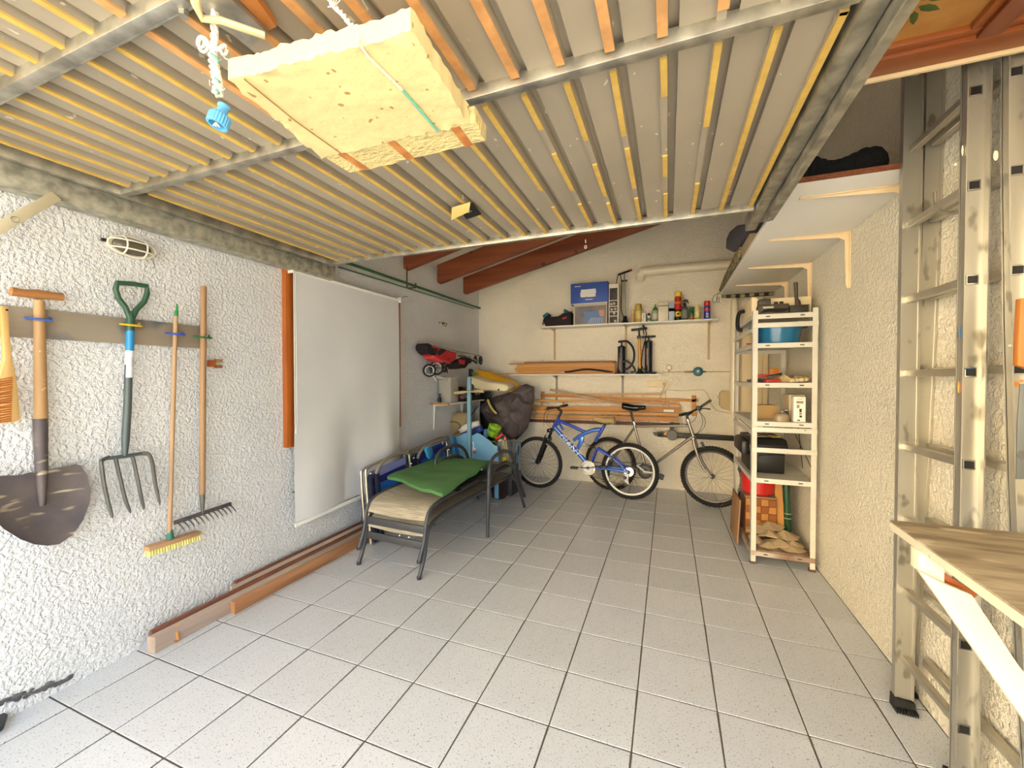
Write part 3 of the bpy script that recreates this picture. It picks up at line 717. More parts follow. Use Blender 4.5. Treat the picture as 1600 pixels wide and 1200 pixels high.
# ---------------------------------------------------------------- extension ladder
LD = thing('extension_ladder', 'paint-spattered aluminium extension ladder standing against right wall', 'ladder', (3.4, 1.1, 0))
al = M['alu']; spots(al, (150, 146, 134), 18, .62, .70, (1, 1, .5))
def stile(x0, x1, yA, zA, yB_, zB_, open_dir, th=.028, curve=0.):
    """channel section; web faces the viewer, flanges along open_dir"""
    b = B(); N_ = 6
    def seg(xa, xb, o0, o1):
        vs = []; fs = []
        for i in range(N_+1):
            t = i/N_; z = zA+(zB_-zA)*t; y = yA+(yB_-yA)*t
            if curve: y = yB_+(yA-yB_)*(1-t)**2.2
            vs += [(xa, y+o0, z), (xb, y+o0, z), (xb, y+o1, z), (xa, y+o1, z)]
        for i in range(N_):
            for k in range(4): fs.append((4*i+k, 4*i+(k+1) % 4, 4*i+4+(k+1) % 4, 4*i+4+k))
        fs += [(3, 2, 1, 0), tuple(4*N_+k for k in range(4))]
        b._add(vs, fs)
    seg(x0, x1, 0, .003*open_dir)
    seg(x0, x0+.0035, 0, th*open_dir); seg(x1-.0035, x1, 0, th*open_dir)
    seg(x0-.002, x0+.006, 0, -.004*open_dir); seg(x1-.006, x1+.002, 0, -.004*open_dir)
    return b.build('stile', al, LD, smooth=False)
# front section: far stile A, near stile B ; rear section: far stile, near flared stile C
IX0, IX1 = 3.362, 3.424; OX0, OX1 = 3.431, 3.486
stile(IX0, IX1, 1.285, .05, 1.285, 3.0, 1); stile(IX0, IX1, .915, .05, .915, 3.0, -1)
stile(OX0, OX1, 1.41, .04, 1.27, 3.2, 1, curve=1); stile(OX0, OX1, .70, .04, .868, 3.2, -1, curve=1)
rb = mat('rung aluminium', (190, 184, 168), .4, .8, var=.1)
def Cy(z): t = (z-.04)/3.16; return .868+(.70-.868)*(1-t)**2.2
zs = [.225, .52, .83, 1.142, 1.458, 1.772, 2.09, 2.405, 2.72]
for z in zs:
    B().box(IX0+.018, .909, z-.014, IX0+.046, 1.288, z+.014).build('rung', rb, LD, bevel=.003, seg=1)
    B().box(OX0+.016, Cy(z)-.006, z-.006, OX0+.044, 1.275, z+.022).build('rung', rb, LD, bevel=.003, seg=1)
    for x0, y, zz in ((IX0+.018, .909, z), (OX0+.016, Cy(z)-.006, z+.008)):
        b = B().box(x0-.003, y-.002, zz-.017, x0+.031, y+.001, zz+.017); b.build('socket_rim', M['chrome'], LD, bevel=.001, seg=1)
        B().box(x0+.001, y-.0026, zz-.0125, x0+.027, y-.0015, zz+.0125).build('socket_hole', M['black'], LD, smooth=False)
def foot(x0, x1, y, z0, d):
    b = B(); b.prism([(x0-.006, z0), (x1+.006, z0), (x1+.004, z0+.045), (x0-.004, z0+.055)], 1, y-.014*1, y+.034*d if d > 0 else y-.034)
    for k in range(9): 
        x = x0-.004+(x1-x0+.008)*k/8; b.box(x-.002, y-.036, z0, x+.002, y-.012, z0+.02)
    b.build('rubber_foot', M['rubber'], LD, bevel=.003, seg=1)
foot(IX0, IX1, 1.285, .0, 1); foot(OX0, OX1-.006, 1.415, .0, 1); foot(IX0, IX1, .915, .0, 1); foot(OX0, OX1-.006, .70, .0, 1)
B().tube(smooth_path([onX(3.385, *p) for p in ((1461, 300), (1462, 318), (1468, 329), (1482, 333), (1500, 331))], 4), .006, 8).build('hook', M['galv'], LD)
b = B(); 
for p in ((1428, 537), (1433, 539), (1438, 541)): b.ball(onY(1.3, *p), (.006, .001, .0028), 8, 5)
b.build('orange_paint_drip', mat('orange paint', (206, 130, 40), .5), LD)
for (x, y, sx, sz, c) in ((1393+105, 605, .003, .02, 0), (1500, 520, .004, .02, 1), (1515, 576, .012, .002, 1), (1587, 600, .010, .008, 0), (1596, 595, .006, .003, 0), (1404+100, 235, .003, .018, 2), (1556, 243, .006, .016, 2), (1493, 257, .004, .005, 2), (1580, 540, .008, .004, 2)):
    q = onY(.898 if x < 1545 else .80, x, y)
    B().ball(q, (sx, .0012, sz), 8, 5).build('paint_spot', bpy.data.materials.get('ps%d' % c) or mat('ps%d' % c, ((206, 130, 40), (40, 84, 120), (236, 222, 180))[c], .5), LD)
# steel plate and short board leaning in front of ladder at the frame edge
gp_ = thing('steel_plate', 'grey steel bracket plate hanging beside right edge of ladder', 'plate', onY(.66, 1600, 748))
B().slab([onY(.66, *p) for p in ((1594, 600), (1640, 600), (1640, 749), (1588, 749), (1590, 660))], (0, .004, 0)).build('plate', mat('blue grey steel', (104, 108, 106), .5, .4), gp_, bevel=.001)
B().cyl(onY(.66, 1598, 711), onY(.655, 1598, 711), .011, n=20).build('bolt_hole', M['black'], gp_)
tag(B().slab([onY(.64, *p) for p in ((1595, 466), (1640, 462), (1640, 585), (1590, 571), (1592, 520))], (0, .02, 0)).build('wood_offcut', wood('orange offcut', (190, 118, 52), (160, 90, 36), 2, s=12), bevel=.002), 'orange wooden offcut hung beside ladder at right frame edge', 'offcut')

# ---------------------------------------------------------------- bench with diagonal brace
bn = thing('wall_bench', 'paint-stained wooden work bench with white diagonal braces, lower right', 'bench', (3.25, .3, .96))
tm_ = mat('worn stained board', (190, 174, 142), .75, c2=(142, 124, 98), scale=11, stretch=(.5, 2.8, 1), detail=7, bump=.04, bscale=20); spots(tm_, (214, 200, 168), 8, .6, .68, (.6, 2, 1))
wp = mat('chipped cream paint', (238, 226, 196), .6, var=.06, scale=12, bump=.02, bscale=30); spots(wp, (170, 140, 100), 14, .72, .75)
zt = .998
poly = [(3.078, .648), (3.49, .66), (3.49, -.75), (3.03, -.75)]
B().slab([(x, y, zt-.006) for x, y in poly], (0, 0, .006)).build('bench_top', tm_, bn, bevel=.001)
B().slab([(x+.001, y-.001, zt-.030) for x, y in poly], (0, 0, .0235)).build('bench_board', wp, bn, bevel=.002)
B().slab([onY(.56, *p) for p in ((1436, 861), (1476, 884), (1476, 920), (1436, 893))], (0, .045, 0)).build('corner_block', wp, bn, bevel=.002)
B().slab([onY(.575, *p) for p in ((1475, 895), (1530, 930), (1522, 935), (1488, 927), (1475, 917))], (0, .03, 0)).build('orange_cleat', M['orange_wood'], bn, bevel=.002)
B().slab([onY(.545, *p) for p in ((1437, 893), (1475, 912), (1519, 930), (1592, 1040), (1640, 1100), (1690, 1162), (1690, 1250), (1640, 1180), (1586, 1105))], (0, .022, 0)).build('brace', wp, bn, bevel=.002)
def vplane(a, b):
    """vertical plane through two floor points -> survey function"""
    a = V((a[0], a[1], 0)); d = V((b[0]-a.x, b[1]-a.y, 0)).normalized(); n = V((-d.y, d.x, 0))
    def f(x, y, off=0): return onP(a+n*off, n, x, y)
    f.n = n; f.d = d; f.a = a
    return f
# ---------------------------------------------------------------- upper shelf on the back wall
US = thing('wall_shelf', 'upper white shelf on back wall holding boxes, pump and bottles', 'shelf', (1.9, 4.5, 2.12))
ZU = 2.135; ZL = 1.482
B().box(.775, 4.405, 2.118, 2.99, YB, ZU).build('shelf_board', M['white'], US, bevel=.001)
B().box(2.9905, 4.405, 2.118, 2.9925, YB, ZU).build('raw_edge', bpy.data.materials['raw chipboard edge'], US, smooth=False)
def wbracket(par, x, z0, z1, m):
    b = B(); b.prism([(YB-.001, z0), (YB-.001, z1), (4.43, z1), (4.43, z1-.006), (YB-.06, z1-.035), (YB-.03, z1-.06), (YB-.014, z0)], 0, x-.003, x+.003)
    b.box(x-.014, YB-.008, z0, x+.014, YB-.001, z1); b.box(x-.014, 4.43, z1-.006, x+.014, YB-.001, z1)
    b.build('bracket', m, par, bevel=.001, seg=1)
tanm = mat('tan bracket', (200, 172, 122), .5)
for x, z0 in ((.93, 1.49), (1.905, 1.50), (2.90, 1.66)): wbracket(US, x, z0 if z0 > 1.6 else 1.69, 2.117, tanm)
LS = thing('wall_shelf', 'lower white shelf on back wall holding planks and air pumps', 'shelf', (1.3, 4.5, 1.465))
B().box(.335, 4.405, 1.465, 2.36, YB, ZL).build('shelf_board', M['white'], LS, bevel=.001)
for x in (.96, 1.865): wbracket(LS, x, 1.12, 1.464, mat('grey bracket', (158, 152, 138), .5) if x < 1 else bpy.data.materials['grey bracket'])

def PX(x, Y): return onY(Y, x, 500).x
def PZ(y, Y, x): return onY(Y, x, y).z
# booster seat
bs = thing('booster_seat', 'black booster seat with teal and red trim, left on upper shelf', 'booster seat', (1.0, 4.53, ZU))
b = B(); b.prism([(.865, ZU), (.82, ZU+.075), (.835, ZU+.11), (.90, ZU+.125), (1.04, ZU+.13), (1.10, ZU+.165), (1.16, ZU+.185), (1.22, ZU+.18), (1.225, ZU)], 1, 4.42, 4.62)
b.build('seat_base', mat('black booster fabric', (30, 20, 20), .8), bs, bevel=.012)
tl = mat('teal fabric', (44, 96, 110), .8)
for x0, r in ((.86, -.6), (1.15, .7)): B().obox((x0, 4.50, ZU+(.155 if x0 < 1 else .185)), (.085, .16, .04), (0, r, 0)).build('arm_rest', tl, bs, bevel=.012)
B().obox((1.13, 4.416, ZU+.10), (.06, .008, .018), (0, -.3, 0)).build('red_trim', mat('red trim', (190, 40, 40), .6), bs)
B().obox((.83, 4.425, ZU+.045), (.018, .02, .04), (0, .3, 0)).build('red_trim', bpy.data.materials['red trim'], bs)
# picture box with blue box on it
zt1 = ZU+.272
bx = thing('cardboard_box', 'grey printed toy box with a picture, under the blue box', 'box', (1.462, 4.53, ZU))
B().box(1.247, 4.43, ZU, 1.687, 4.63, zt1).build('box_body', mat('pale box card', (196, 190, 166), .6), bx, bevel=.002)
B().box(1.267, 4.4275, ZU+.01, 1.677, 4.4295, zt1-.03).build('picture', mat('grey picture print', (104, 108, 118), .5, c2=(150, 128, 120), scale=5), bx, smooth=False)
b = B().slab([(1.372+.27*u, 4.426, ZU+.012+.17*v_) for u, v_ in ((0, 1), (.1, .6), (.05, .2), (.3, 0), (.95, .0), (1, .55), (.8, 1), (.35, .85))], (0, .0012, 0)); b.build('printed_shape', mat('blue print', (96, 130, 176), .5), bx, smooth=False)
b = B().slab([(1.582+.07*u, 4.4245, ZU+.09+.09*v_) for u, v_ in ((0, 1), (.1, .3), (.5, 0), (1, .2), (.9, 1))], (0, .0012, 0)); b.build('printed_shape', mat('pink print', (206, 150, 130), .5), bx, smooth=False)
for k in range(7): B().bar((1.442+.03*k, 4.4245, ZU+.018), (1.492+.022*k, 4.4245, ZU+.085), .001, .004, (1, 0, 0)).build('printed_ray', M['white'], bx, smooth=False)
bb_ = thing('cardboard_box', 'blue cardboard box with torn white label on top of printed box', 'box', (1.442, 4.53, zt1))
blm = mat('royal blue card', (56, 88, 172), .55, var=.05)
zb1 = zt1+.28
B().box(1.207, 4.44, zt1, 1.697, 4.63, zb1).build('box_body', blm, bb_, bevel=.004)
B().box(1.212, 4.436, zt1+.004, 1.692, 4.4405, zt1+.012).build('torn_edge', M['white'], bb_)
b = B(); b.slab([(1.342+.20*u, 4.437, zt1+.09+.105*v_) for u, v_ in ((0, .05), (.25, 0), (.3, .04), (.6, 0), (1, .03), (.97, .35), (1.03, .5), (.98, 1), (.02, .97), (.0, .6), (-.03, .5))], (0, .003, 0)); b.build('white_label', M['white'], bb_, smooth=False)
for k, (x, z, l) in enumerate(((1.262, zb1-.045, .08), (1.402, zt1+.055, .10))): B().box(x, 4.4385, z, x+l, 4.4400, z+.008).build('print_line', M['white'], bb_, smooth=False)
B().slab([(1.212, 4.47, zb1), (1.642, 4.46, zb1), (1.662, 4.60, zb1+.008), (1.342, 4.60, zb1+.02)], (0, 0, .002)).build('flap', mat('grey card', (120, 112, 110), .7), bb_)
# tall narrow picture box
tb = thing('cardboard_box', 'tall narrow black and white picture box beside the blue box', 'box', (1.772, 4.53, ZU))
zt2 = ZU+.51
B().box(1.707, 4.44, ZU, 1.832, 4.63, zt2).build('box_body', mat('cream box card', (226, 218, 200), .6), tb, bevel=.002)
for z0, z1 in ((.30, .455), (.225, .29), (.155, .215), (.10, .145), (.01, .09)): B().box(1.718, 4.4375, ZU+z0, 1.817, 4.4395, ZU+z1).build('dark_picture', mat('dark picture', (38, 34, 34), .5, c2=(70, 64, 62), scale=20) if z0 == .30 else bpy.data.materials['dark picture'], tb, smooth=False)
for k, (x, z) in enumerate(((1.727, .235), (1.762, .24), (1.732, .165), (1.777, .17), (1.762, .115), (1.777, .015))):
    B().box(x, 4.4365, ZU+z, x+.028, 4.4377, ZU+z+.03).build('product_photo', mat('light print', (190, 176, 160), .5) if not k else bpy.data.materials['light print'], tb, smooth=False)
# floor pump
fp = thing('floor_pump', 'silver bicycle floor pump with black handle and red grip end', 'pump', (1.88, 4.52, ZU))
B().tube([(1.905, 4.52, ZU+.06), (1.895, 4.52, ZU+.56)], .0145, 14).build('barrel', M['alu'], fp)
B().tube([(1.895, 4.52, ZU+.56), (1.893, 4.52, ZU+.66)], .005, 8).build('rod', M['dark'], fp)
B().tube([(1.82, 4.50, ZU+.635), (1.96, 4.54, ZU+.685)], .013, 10).build('handle', M['black'], fp)
B().tube([(1.955, 4.538, ZU+.683), (1.985, 4.546, ZU+.694)], .0135, 10).build('red_end', bpy.data.materials['red trim'], fp)
b = B(); b.lathe([(.055, 0), (.05, .02), (.028, .04), (.024, .09), (.018, .1)], (1.905, 4.52, ZU), None, 16); b.build('base', M['black'], fp)
B().obox((1.896, 4.52, ZU+.555), (.07, .03, .02)).build('collar', M['black'], fp, bevel=.004)
B().tube(smooth_path([(1.90, 4.49, ZU+.05), (1.86, 4.48, ZU+.2), (1.865, 4.48, ZU+.45), (1.85, 4.48, ZU+.62), (1.82, 4.48, ZU+.63), (1.80, 4.47, ZU+.52)], 6), .006, 6).build('hose', M['black'], fp)
B().obox((1.795, 4.47, ZU+.50), (.05, .03, .025), (0, .2, 0)).build('nozzle', M['black'], fp, bevel=.004)
# bottles and cans
def cm(n, c): return bpy.data.materials.get(n) or mat(n, c, .35)
def bottle(name, label, x, w_, parts, cat='bottle', box=False, Y=4.50):
    """parts: (name, z0, z1, rel. width, material[, top rel. width])"""
    t = thing(name, label, cat, (x, Y, ZU), 'bottles and cans on the upper shelf')
    for pp in parts:
        nm, z0, z1, rw, mm = pp[:5]; r2 = (pp[5] if len(pp) > 5 else rw)*w_/2; r = rw*w_/2
        if box: B().box(x-r, Y-.03, ZU+z0, x+r, Y+.03, ZU+z1).build(nm, mm, t, bevel=.001)
        else:
            b = B(); e = min(.004, (z1-z0)/4); b.lathe([(r*.92, ZU+z0), (r, ZU+z0+e), ((r*.25+r2*.75) if r2 != r else r, ZU+z1-e), (r2*.9, ZU+z1)], (x, Y, 0), None, 18); b.build(nm, mm, t)
    return t
cr, wh, gn, yl = cm('cream can', (220, 196, 130)), M['white'], cm('leaf green', (60, 130, 50)), cm('strong yellow', (232, 190, 40))
bottle('tube_can', 'slim orange tube with pale cap, leftmost of shelf bottles', 2.003, .042, [('body', 0, .125, 1, cm('apricot', (222, 168, 96))), ('cap', .126, .175, .82, cr)], 'tube')
bottle('spray_can', 'tall gold printed can, second from left among shelf bottles', 2.072, .078, [('body', 0, .215, 1, cm('old gold', (190, 160, 66))), ('label', .05, .15, 1.02, cm('pale gold', (216, 194, 120))), ('cap', .216, .238, .94, cm('gold cap', (170, 146, 70)))], 'can')
bottle('small_carton', 'small white carton with orange spots between can and dark-capped bottle', 2.138, .046, [('body', 0, .12, 1, wh)], 'box', True)
for k, z in enumerate((.03, .06, .085)): B().cyl((2.135+.006*(k-1), 4.469, ZU+z), (2.135+.006*(k-1), 4.467, ZU+z), .009, n=10).build('spot', cm('orange spot', (206, 110, 40)), bpy.data.objects['small_carton'])
bottle('medicine_bottle', 'small white bottle with dark cap and green label', 2.20, .046, [('body', 0, .085, 1, wh, .7), ('label', .02, .055, 1.03, cm('grass label', (70, 140, 80))), ('cap', .085, .115, .65, cm('navy cap', (26, 30, 60)))])
bottle('squeeze_bottle', 'green-topped clear squeeze bottle between small bottle and white carton', 2.272, .075, [('body', .018, .145, 1, cm('grey green body', (150, 158, 130))), ('label', .035, .11, 1.02, cm('pale green label', (196, 190, 170))), ('base', 0, .017, 1, gn), ('shoulder', .146, .19, .85, gn, .35), ('nozzle', .19, .225, .3, cm('lime tip', (120, 170, 50)), .12)])
q = bottle('white_carton', 'wide tall off-white carton in middle of shelf bottles', 2.37, .115, [('body', 0, .235, 1, cm('off white carton', (222, 212, 186))), ('printed_band', .19, .2, 1.01, cm('grey green print', (130, 140, 110)))], 'box', True)
bottle('blue_carton', 'pale blue narrow carton left of the yellow-capped can', 2.468, .062, [('body', 0, .24, 1, cm('pale blue card', (158, 176, 192))), ('printed_band', .12, .16, 1.01, cm('rose print', (200, 120, 110)))], 'box', True)
q = bottle('insecticide_can', 'tallest can, yellow cap over red, black and yellow body', 2.54, .080, [('body', 0, .14, 1, M['black']), ('yellow_band', .05, .115, 1.015, yl), ('red_band', .14, .29, 1.0, cm('red can', (186, 34, 30))), ('cap', .30, .36, .95, yl)], 'can')
text('logo', 'RAID', .042, (2.54, 4.4585, ZU+.22), (pi/2, 0, 0), cm('strong yellow', 0), q, .0006)
B().slab([(2.523, 4.457, ZU+.06), (2.54, 4.456, ZU+.075), (2.56, 4.457, ZU+.07), (2.552, 4.457, ZU+.10), (2.532, 4.457, ZU+.095)], (0, -.001, 0)).build('print_shape', M['black'], q, smooth=False)
q = bottle('trigger_spray', 'grey spray bottle with black trigger head', 2.617, .078, [('body', 0, .165, 1, cm('smoke grey', (86, 88, 84)), .8), ('label', .03, .13, 1.02, cm('grey label', (128, 126, 112))), ('neck', .165, .21, .42, M['black'])])
B().slab([(x-.15, y, z) for x, y, z in [(2.735, 4.49, ZU+.21), (2.73, 4.49, ZU+.235), (2.76, 4.49, ZU+.26), (2.80, 4.49, ZU+.255), (2.815, 4.49, ZU+.21), (2.80, 4.49, ZU+.215), (2.79, 4.49, ZU+.235), (2.775, 4.49, ZU+.21)]], (0, .02, 0)).build('trigger_head', M['black'], q, bevel=.002)
q = bottle('green_can', 'short green can with black round emblem', 2.698, .06, [('body', 0, .15, 1, cm('emerald can', (50, 120, 80))), ('red_band', .015, .05, 1.02, cm('brick label', (190, 90, 60))), ('cap', .151, .165, .9, cm('emerald cap', (70, 150, 100)))], 'can')
B().ball((2.698, 4.471, ZU+.10), (.022, .003, .02), 12, 8).build('emblem', M['black'], q)
q = bottle('spotted_bottle', 'pale yellow bottle with dark spots and lime base', 2.757, .062, [('body', .03, .17, 1, cm('pale yellow', (232, 216, 150))), ('base', 0, .03, 1.0, cm('lime base', (180, 190, 80))), ('cap', .17, .185, .8, cm('pale yellow', 0))])
for k in range(7): B().ball((2.757+(-.012 if k % 2 else .010), 4.4695, ZU+.05+.017*k), (.005, .002, .004), 8, 6).build('spot', M['dark'], q)
q = bottle('lubricant_can', 'blue spray can with bright red cap at right end of shelf', 2.866, .072, [('body', 0, .165, 1, cm('cobalt can', (40, 56, 150))), ('red_band', .10, .14, 1.015, cm('red label', (190, 50, 60))), ('cap', .166, .225, .95, cm('signal red', (206, 40, 30)))], 'can')
for z in (.03, .05, .07): B().obox((2.866, 4.4635, ZU+z), (.03, .001, .008)).build('print_line', M['white'], q, smooth=False)
# ---------------------------------------------------------------- lower shelf: planks and pumps
pl = [M['pine'], wood('knotty pine', (222, 170, 100), (196, 134, 70), 0, s=14)]
def plank(x0, x1, y0, y1, z0, h, m, label):
    tag(B().box(x0, y0, z0, x1, y1, z0+h).build('plank', m, bevel=.002), label, 'plank', 'varnished planks on the lower shelf')
plank(.27, 1.77, 4.42, 4.47, ZL, .018, pl[0], 'thin plank lying along front edge of the lower shelf')
plank(.45, 1.79, 4.475, 4.52, ZL, .05, pl[1], 'bottom pale plank of the stack on the lower shelf')
plank(.42, 1.80, 4.525, 4.60, ZL, .115, pl[1], 'wide upright plank at back of the lower shelf')
plank(.40, 1.79, 4.47, 4.522, ZL+.052, .045, pl[0], 'second plank in the shelf stack beside the pump')
plank(.43, 1.78, 4.475, 4.52, ZL+.098, .04, pl[1], 'upper plank of the stack left of black pump')
plank(.30, 1.76, 4.48, 4.55, ZL+.140, .018, pl[0], 'topmost plank sticking out furthest left on shelf stack')
plank(.52, 1.79, 4.53, 4.61, ZL+.159, .014, wood('dark pine', (158, 92, 44), (130, 70, 30), 0, s=12), 'thin darker lath on top of the shelf stack')
tag(B().bar((.09, 4.41, ZL+.004), (.45, 4.42, ZL+.01), .01, .008).build('thin_lath', M['pine']), 'thin lath poking out left end of the lower shelf', 'lath')
def air_pump(label, x, z1, r, y=4.50, col=(24, 22, 24), red=True, name='air_pump', handle=.07, hz=.0):
    t = thing(name, label, 'pump', (x, y, ZL)); m = mat('pump '+label[:9], col, .35)
    B().lathe([(.075*1.0, ZL), (.075, ZL+.012), (r, ZL+.02)], (x, y, 0), None, 20, 1.2, .7).build('base', M['black'], t)
    B().lathe([(r, ZL+.02), (r, z1-.012), (r*1.12, z1-.008), (r*1.12, z1), (r*.5, z1+.018), (.013, z1+.022)], (x, y, 0), None, 20).build('barrel', m, t)
    B().cyl((x, y, z1), (x, y, z1+.07+hz), .010, n=10).build('rod', M['dark'], t)
    B().tube([(x-handle, y, z1+.07+hz), (x+handle, y, z1+.075+hz)], .014, 10).build('handle', M['black'], t)
    return t
ap = air_pump('stout black hand air pump with curled hose on lower shelf', 1.868, 1.83, .048, y=4.475, handle=.042)
for z in (.08, .20): B().obox((1.85, 4.425, ZL+z+.05), (.012, .004, .16 if z < .1 else .02)).build('red_print', cm('dull red print', (120, 40, 44)), ap)
B().tube(smooth_path([(1.84, 4.50, 1.90), (1.94, 4.49, 1.90), (2.015, 4.48, 1.80), (2.02, 4.47, 1.66), (1.96, 4.46, 1.56), (1.86, 4.45, 1.55), (1.84, 4.44, 1.60), (1.92, 4.44, 1.65), (2.0, 4.44, 1.60), (2.04, 4.44, 1.52), (1.98, 4.44, 1.50)], 6), .0135, 8).build('hose', mat('ribbed black hose', (30, 28, 28), .5, bump=.05, bscale=90), ap)
B().tube(smooth_path([(1.76, 4.44, 1.50), (1.6, 4.44, 1.53), (1.4, 4.44, 1.545), (1.2, 4.43, 1.515), (1.13, 4.43, 1.508)], 6), .013, 8).build('hose', bpy.data.materials['ribbed black hose'], ap)
B().tube([(1.13, 4.43, 1.508), (1.09, 4.43, 1.507)], [.012, .009], 8).build('hose_tip', cm('pale tip', (210, 190, 150)), ap)
yp = thing('track_pump', 'slim yellow floor pump with black T-handle on lower shelf', 'pump', (2.09, 4.50, ZL))
B().tube([(2.095, 4.50, ZL+.07), (2.085, 4.50, ZL+.455)], .0185, 14).build('barrel', mat('amber barrel', (214, 150, 40), .3), yp)
B().lathe([(.06, 0), (.05, .015), (.03, .04), (.024, .09), (.02, .1)], (2.095, 4.50, ZL), None, 16, 1, .6).build('base', M['black'], yp)
B().cyl((2.085, 4.50, ZL+.45), (2.08, 4.50, ZL+.58), .012, n=10).build('rod', M['dark'], yp)
B().tube([(1.985, 4.50, ZL+.565), (2.18, 4.50, ZL+.58)], .016, 10).build('handle', M['black'], yp)
B().obox((2.08, 4.50, ZL+.47), (.05, .04, .04)).build('collar', M['black'], yp, bevel=.006)
bp = air_pump('tall black barrel pump with T-handle behind the yellow pump', 2.195, ZL+.415, .046, y=4.56, handle=.085, hz=-.01)
B().obox((2.18, 4.512, ZL+.22), (.014, .004, .22)).build('red_print', cm('dull red print', 0), bp)
B().tube(smooth_path([(2.14, 4.52, ZL+.5), (2.13, 4.47, ZL+.62), (2.17, 4.47, ZL+.5), (2.13, 4.46, ZL+.3), (2.12, 4.45, ZL+.1), (2.20, 4.43, ZL+.03), (2.30, 4.43, ZL+.02)], 6), .007, 6).build('hose', M['black'], bp)

# ---------------------------------------------------------------- back wall fittings
pp = thing('vent_pipe', 'thick cream plastic pipe running along top of back wall', 'pipe', (2.6, 4.55, 2.8))
pv = mat('cream plastic pipe', (234, 222, 194), .35, coat=.3)
e = [(2.085, 4.66, 2.735), (2.085, 4.60, 2.738), (2.095, 4.565, 2.76), (2.13, 4.56, 2.785), (2.20, 4.56, 2.795), (3.48, 4.56, 2.80)]
B().tube(smooth_path(e, 4), .058, 20).build('pipe', pv, pp)
B().tube([(2.085, 4.655, 2.735), (2.085, 4.61, 2.737)], .064, 20).build('collar', pv, pp)
B().tube([(2.30, 4.56, 2.796), (2.345, 4.56, 2.797)], .0605, 20).build('coupling', pv, pp)
# gas gauge, regulator and line
gl = thing('gas_line', 'thin pipe along back wall with white gauge and teal regulator', 'gas pipe', (2.75, 4.63, 1.52))
brs = mat('tarnished brass', (168, 140, 86), .4, .8)
B().tube([(2.36, 4.645, 1.506), (3.40, 4.645, 1.51)], .0055, 8).build('pipe', mat('painted pipe', (190, 166, 116), .5), gl)
B().cyl((2.44, 4.64, 1.51), (2.44, 4.64, 1.545), .007).build('stem', brs, gl)
B().lathe([(.031, 0), (.033, .006), (.033, .022), (.028, .026), (0, .026)], (2.44, 4.645, 1.565), RX, 24).build('gauge_body', brs, gl)
B().lathe([(.027, 0), (0, .001)], (2.44, 4.6175, 1.565), RX, 24).build('gauge_face', M['white'], gl)
B().cyl((2.62, 4.64, 1.508), (2.70, 4.64, 1.508), .013).build('valve', brs, gl)
B().ball((2.635, 4.625, 1.51), (.018, .01, .012)).build('valve_key', M['chrome'], gl)
B().lathe([(.030, 0), (.056, .012), (.058, .024), (.04, .036), (.02, .042), (0, .043)], (2.78, 4.65, 1.512), RX, 28).build('regulator', mat('teal enamel', (60, 108, 116), .4), gl)
B().cyl((2.78, 4.61, 1.518), (2.78, 4.602, 1.518), .014).build('knob', cm('pale pink knob', (214, 190, 190)), gl)
B().cyl((2.69, 4.64, 1.51), (2.87, 4.64, 1.51), .010).build('union', mat('olive brass', (96, 92, 60), .5, .5), gl)
# triple socket with plug and cable
sk = thing('power_socket', 'cream triple wall socket with one plug, under lower shelf', 'socket', (2.31, 4.65, 1.32))
ivory = mat('ivory plastic', (226, 206, 158), .4)
B().box(2.18, 4.645, 1.315, 2.44, YB, 1.395).build('plate', ivory, sk, bevel=.004)
for x in (2.235, 2.31, 2.385):
    B().lathe([(.026, 0), (.026, .004), (.022, .004), (.021, .001), (0, .001)], (x, 4.6445, 1.355), RX, 20).build('outlet', ivory, sk)
    if x < 2.38: 
        for dx in (-.009, .009): B().cyl((x+dx, 4.644, 1.355), (x+dx, 4.6425, 1.355), .003, n=8).build('pin_hole', M['dark'], sk)
cbm = mat('cream cable', (196, 180, 140), .5)
pg = thing('plug_cable', 'cream plug and cable hanging from right outlet of wall socket', 'cable', (2.385, 4.62, 1.355))
B().lathe([(.021, 0), (.02, .025), (.010, .035)], (2.385, 4.641, 1.355), RX, 16).build('plug', ivory, pg)
B().tube(smooth_path([(2.387, 4.61, 1.345), (2.375, 4.61, 1.28), (2.35, 4.625, 1.22), (2.335, 4.63, 1.17), (2.34, 4.63, 1.11), (2.37, 4.63, 1.08), (2.41, 4.63, 1.10)], 6), .005, 6).build('cable', cbm, pg)
tag(B().tube(smooth_path([(2.405, 4.645, 1.10), (2.40, 4.645, 1.22), (2.42, 4.645, 1.275), (2.60, 4.645, 1.27), (2.80, 4.645, 1.285), (2.85, 4.645, 1.275), (2.90, 4.64, 1.20), (2.93, 4.64, 1.11), (3.0, 4.62, 1.03), (3.15, 4.60, 1.0)], 6), .0045, 6).build('wall_cable', cbm), 'beige cable clipped in an arc across the back wall', 'cable')
# electrical box and service cabinet beyond the shelving
eb = thing('junction_box', 'beige metal junction box on back wall left of shelving', 'junction box', (3.14, 4.6, 1.08))
B().prism([(3.02, 1.10), (3.05, 1.06), (3.20, 1.02), (3.20, 1.26), (3.05, 1.28), (3.02, 1.25)], 1, 4.58, YB).build('box_body', mat('khaki beige enamel', (186, 164, 120), .5), eb, bevel=.004)
B().cyl((3.02, 4.60, 1.20), (2.995, 4.60, 1.20), .014).build('cable_gland', cbm, eb)
scb = thing('service_cabinet', 'tall cream cabinet with jointed doors behind the metal shelving', 'cabinet', (3.33, 4.45, 1.02))
crw = mat('cream cabinet paint', (224, 204, 164), .5)
B().box(3.225, 4.38, 1.02, 3.485, YB, 2.05).build('body', crw, scb, bevel=.003)
for x0, x1 in ((3.232, 3.35), (3.355, 3.425), (3.43, 3.48)): B().box(x0, 4.368, 1.03, x1, 4.38, 2.03).build('door_panel', crw, scb, bevel=.002)
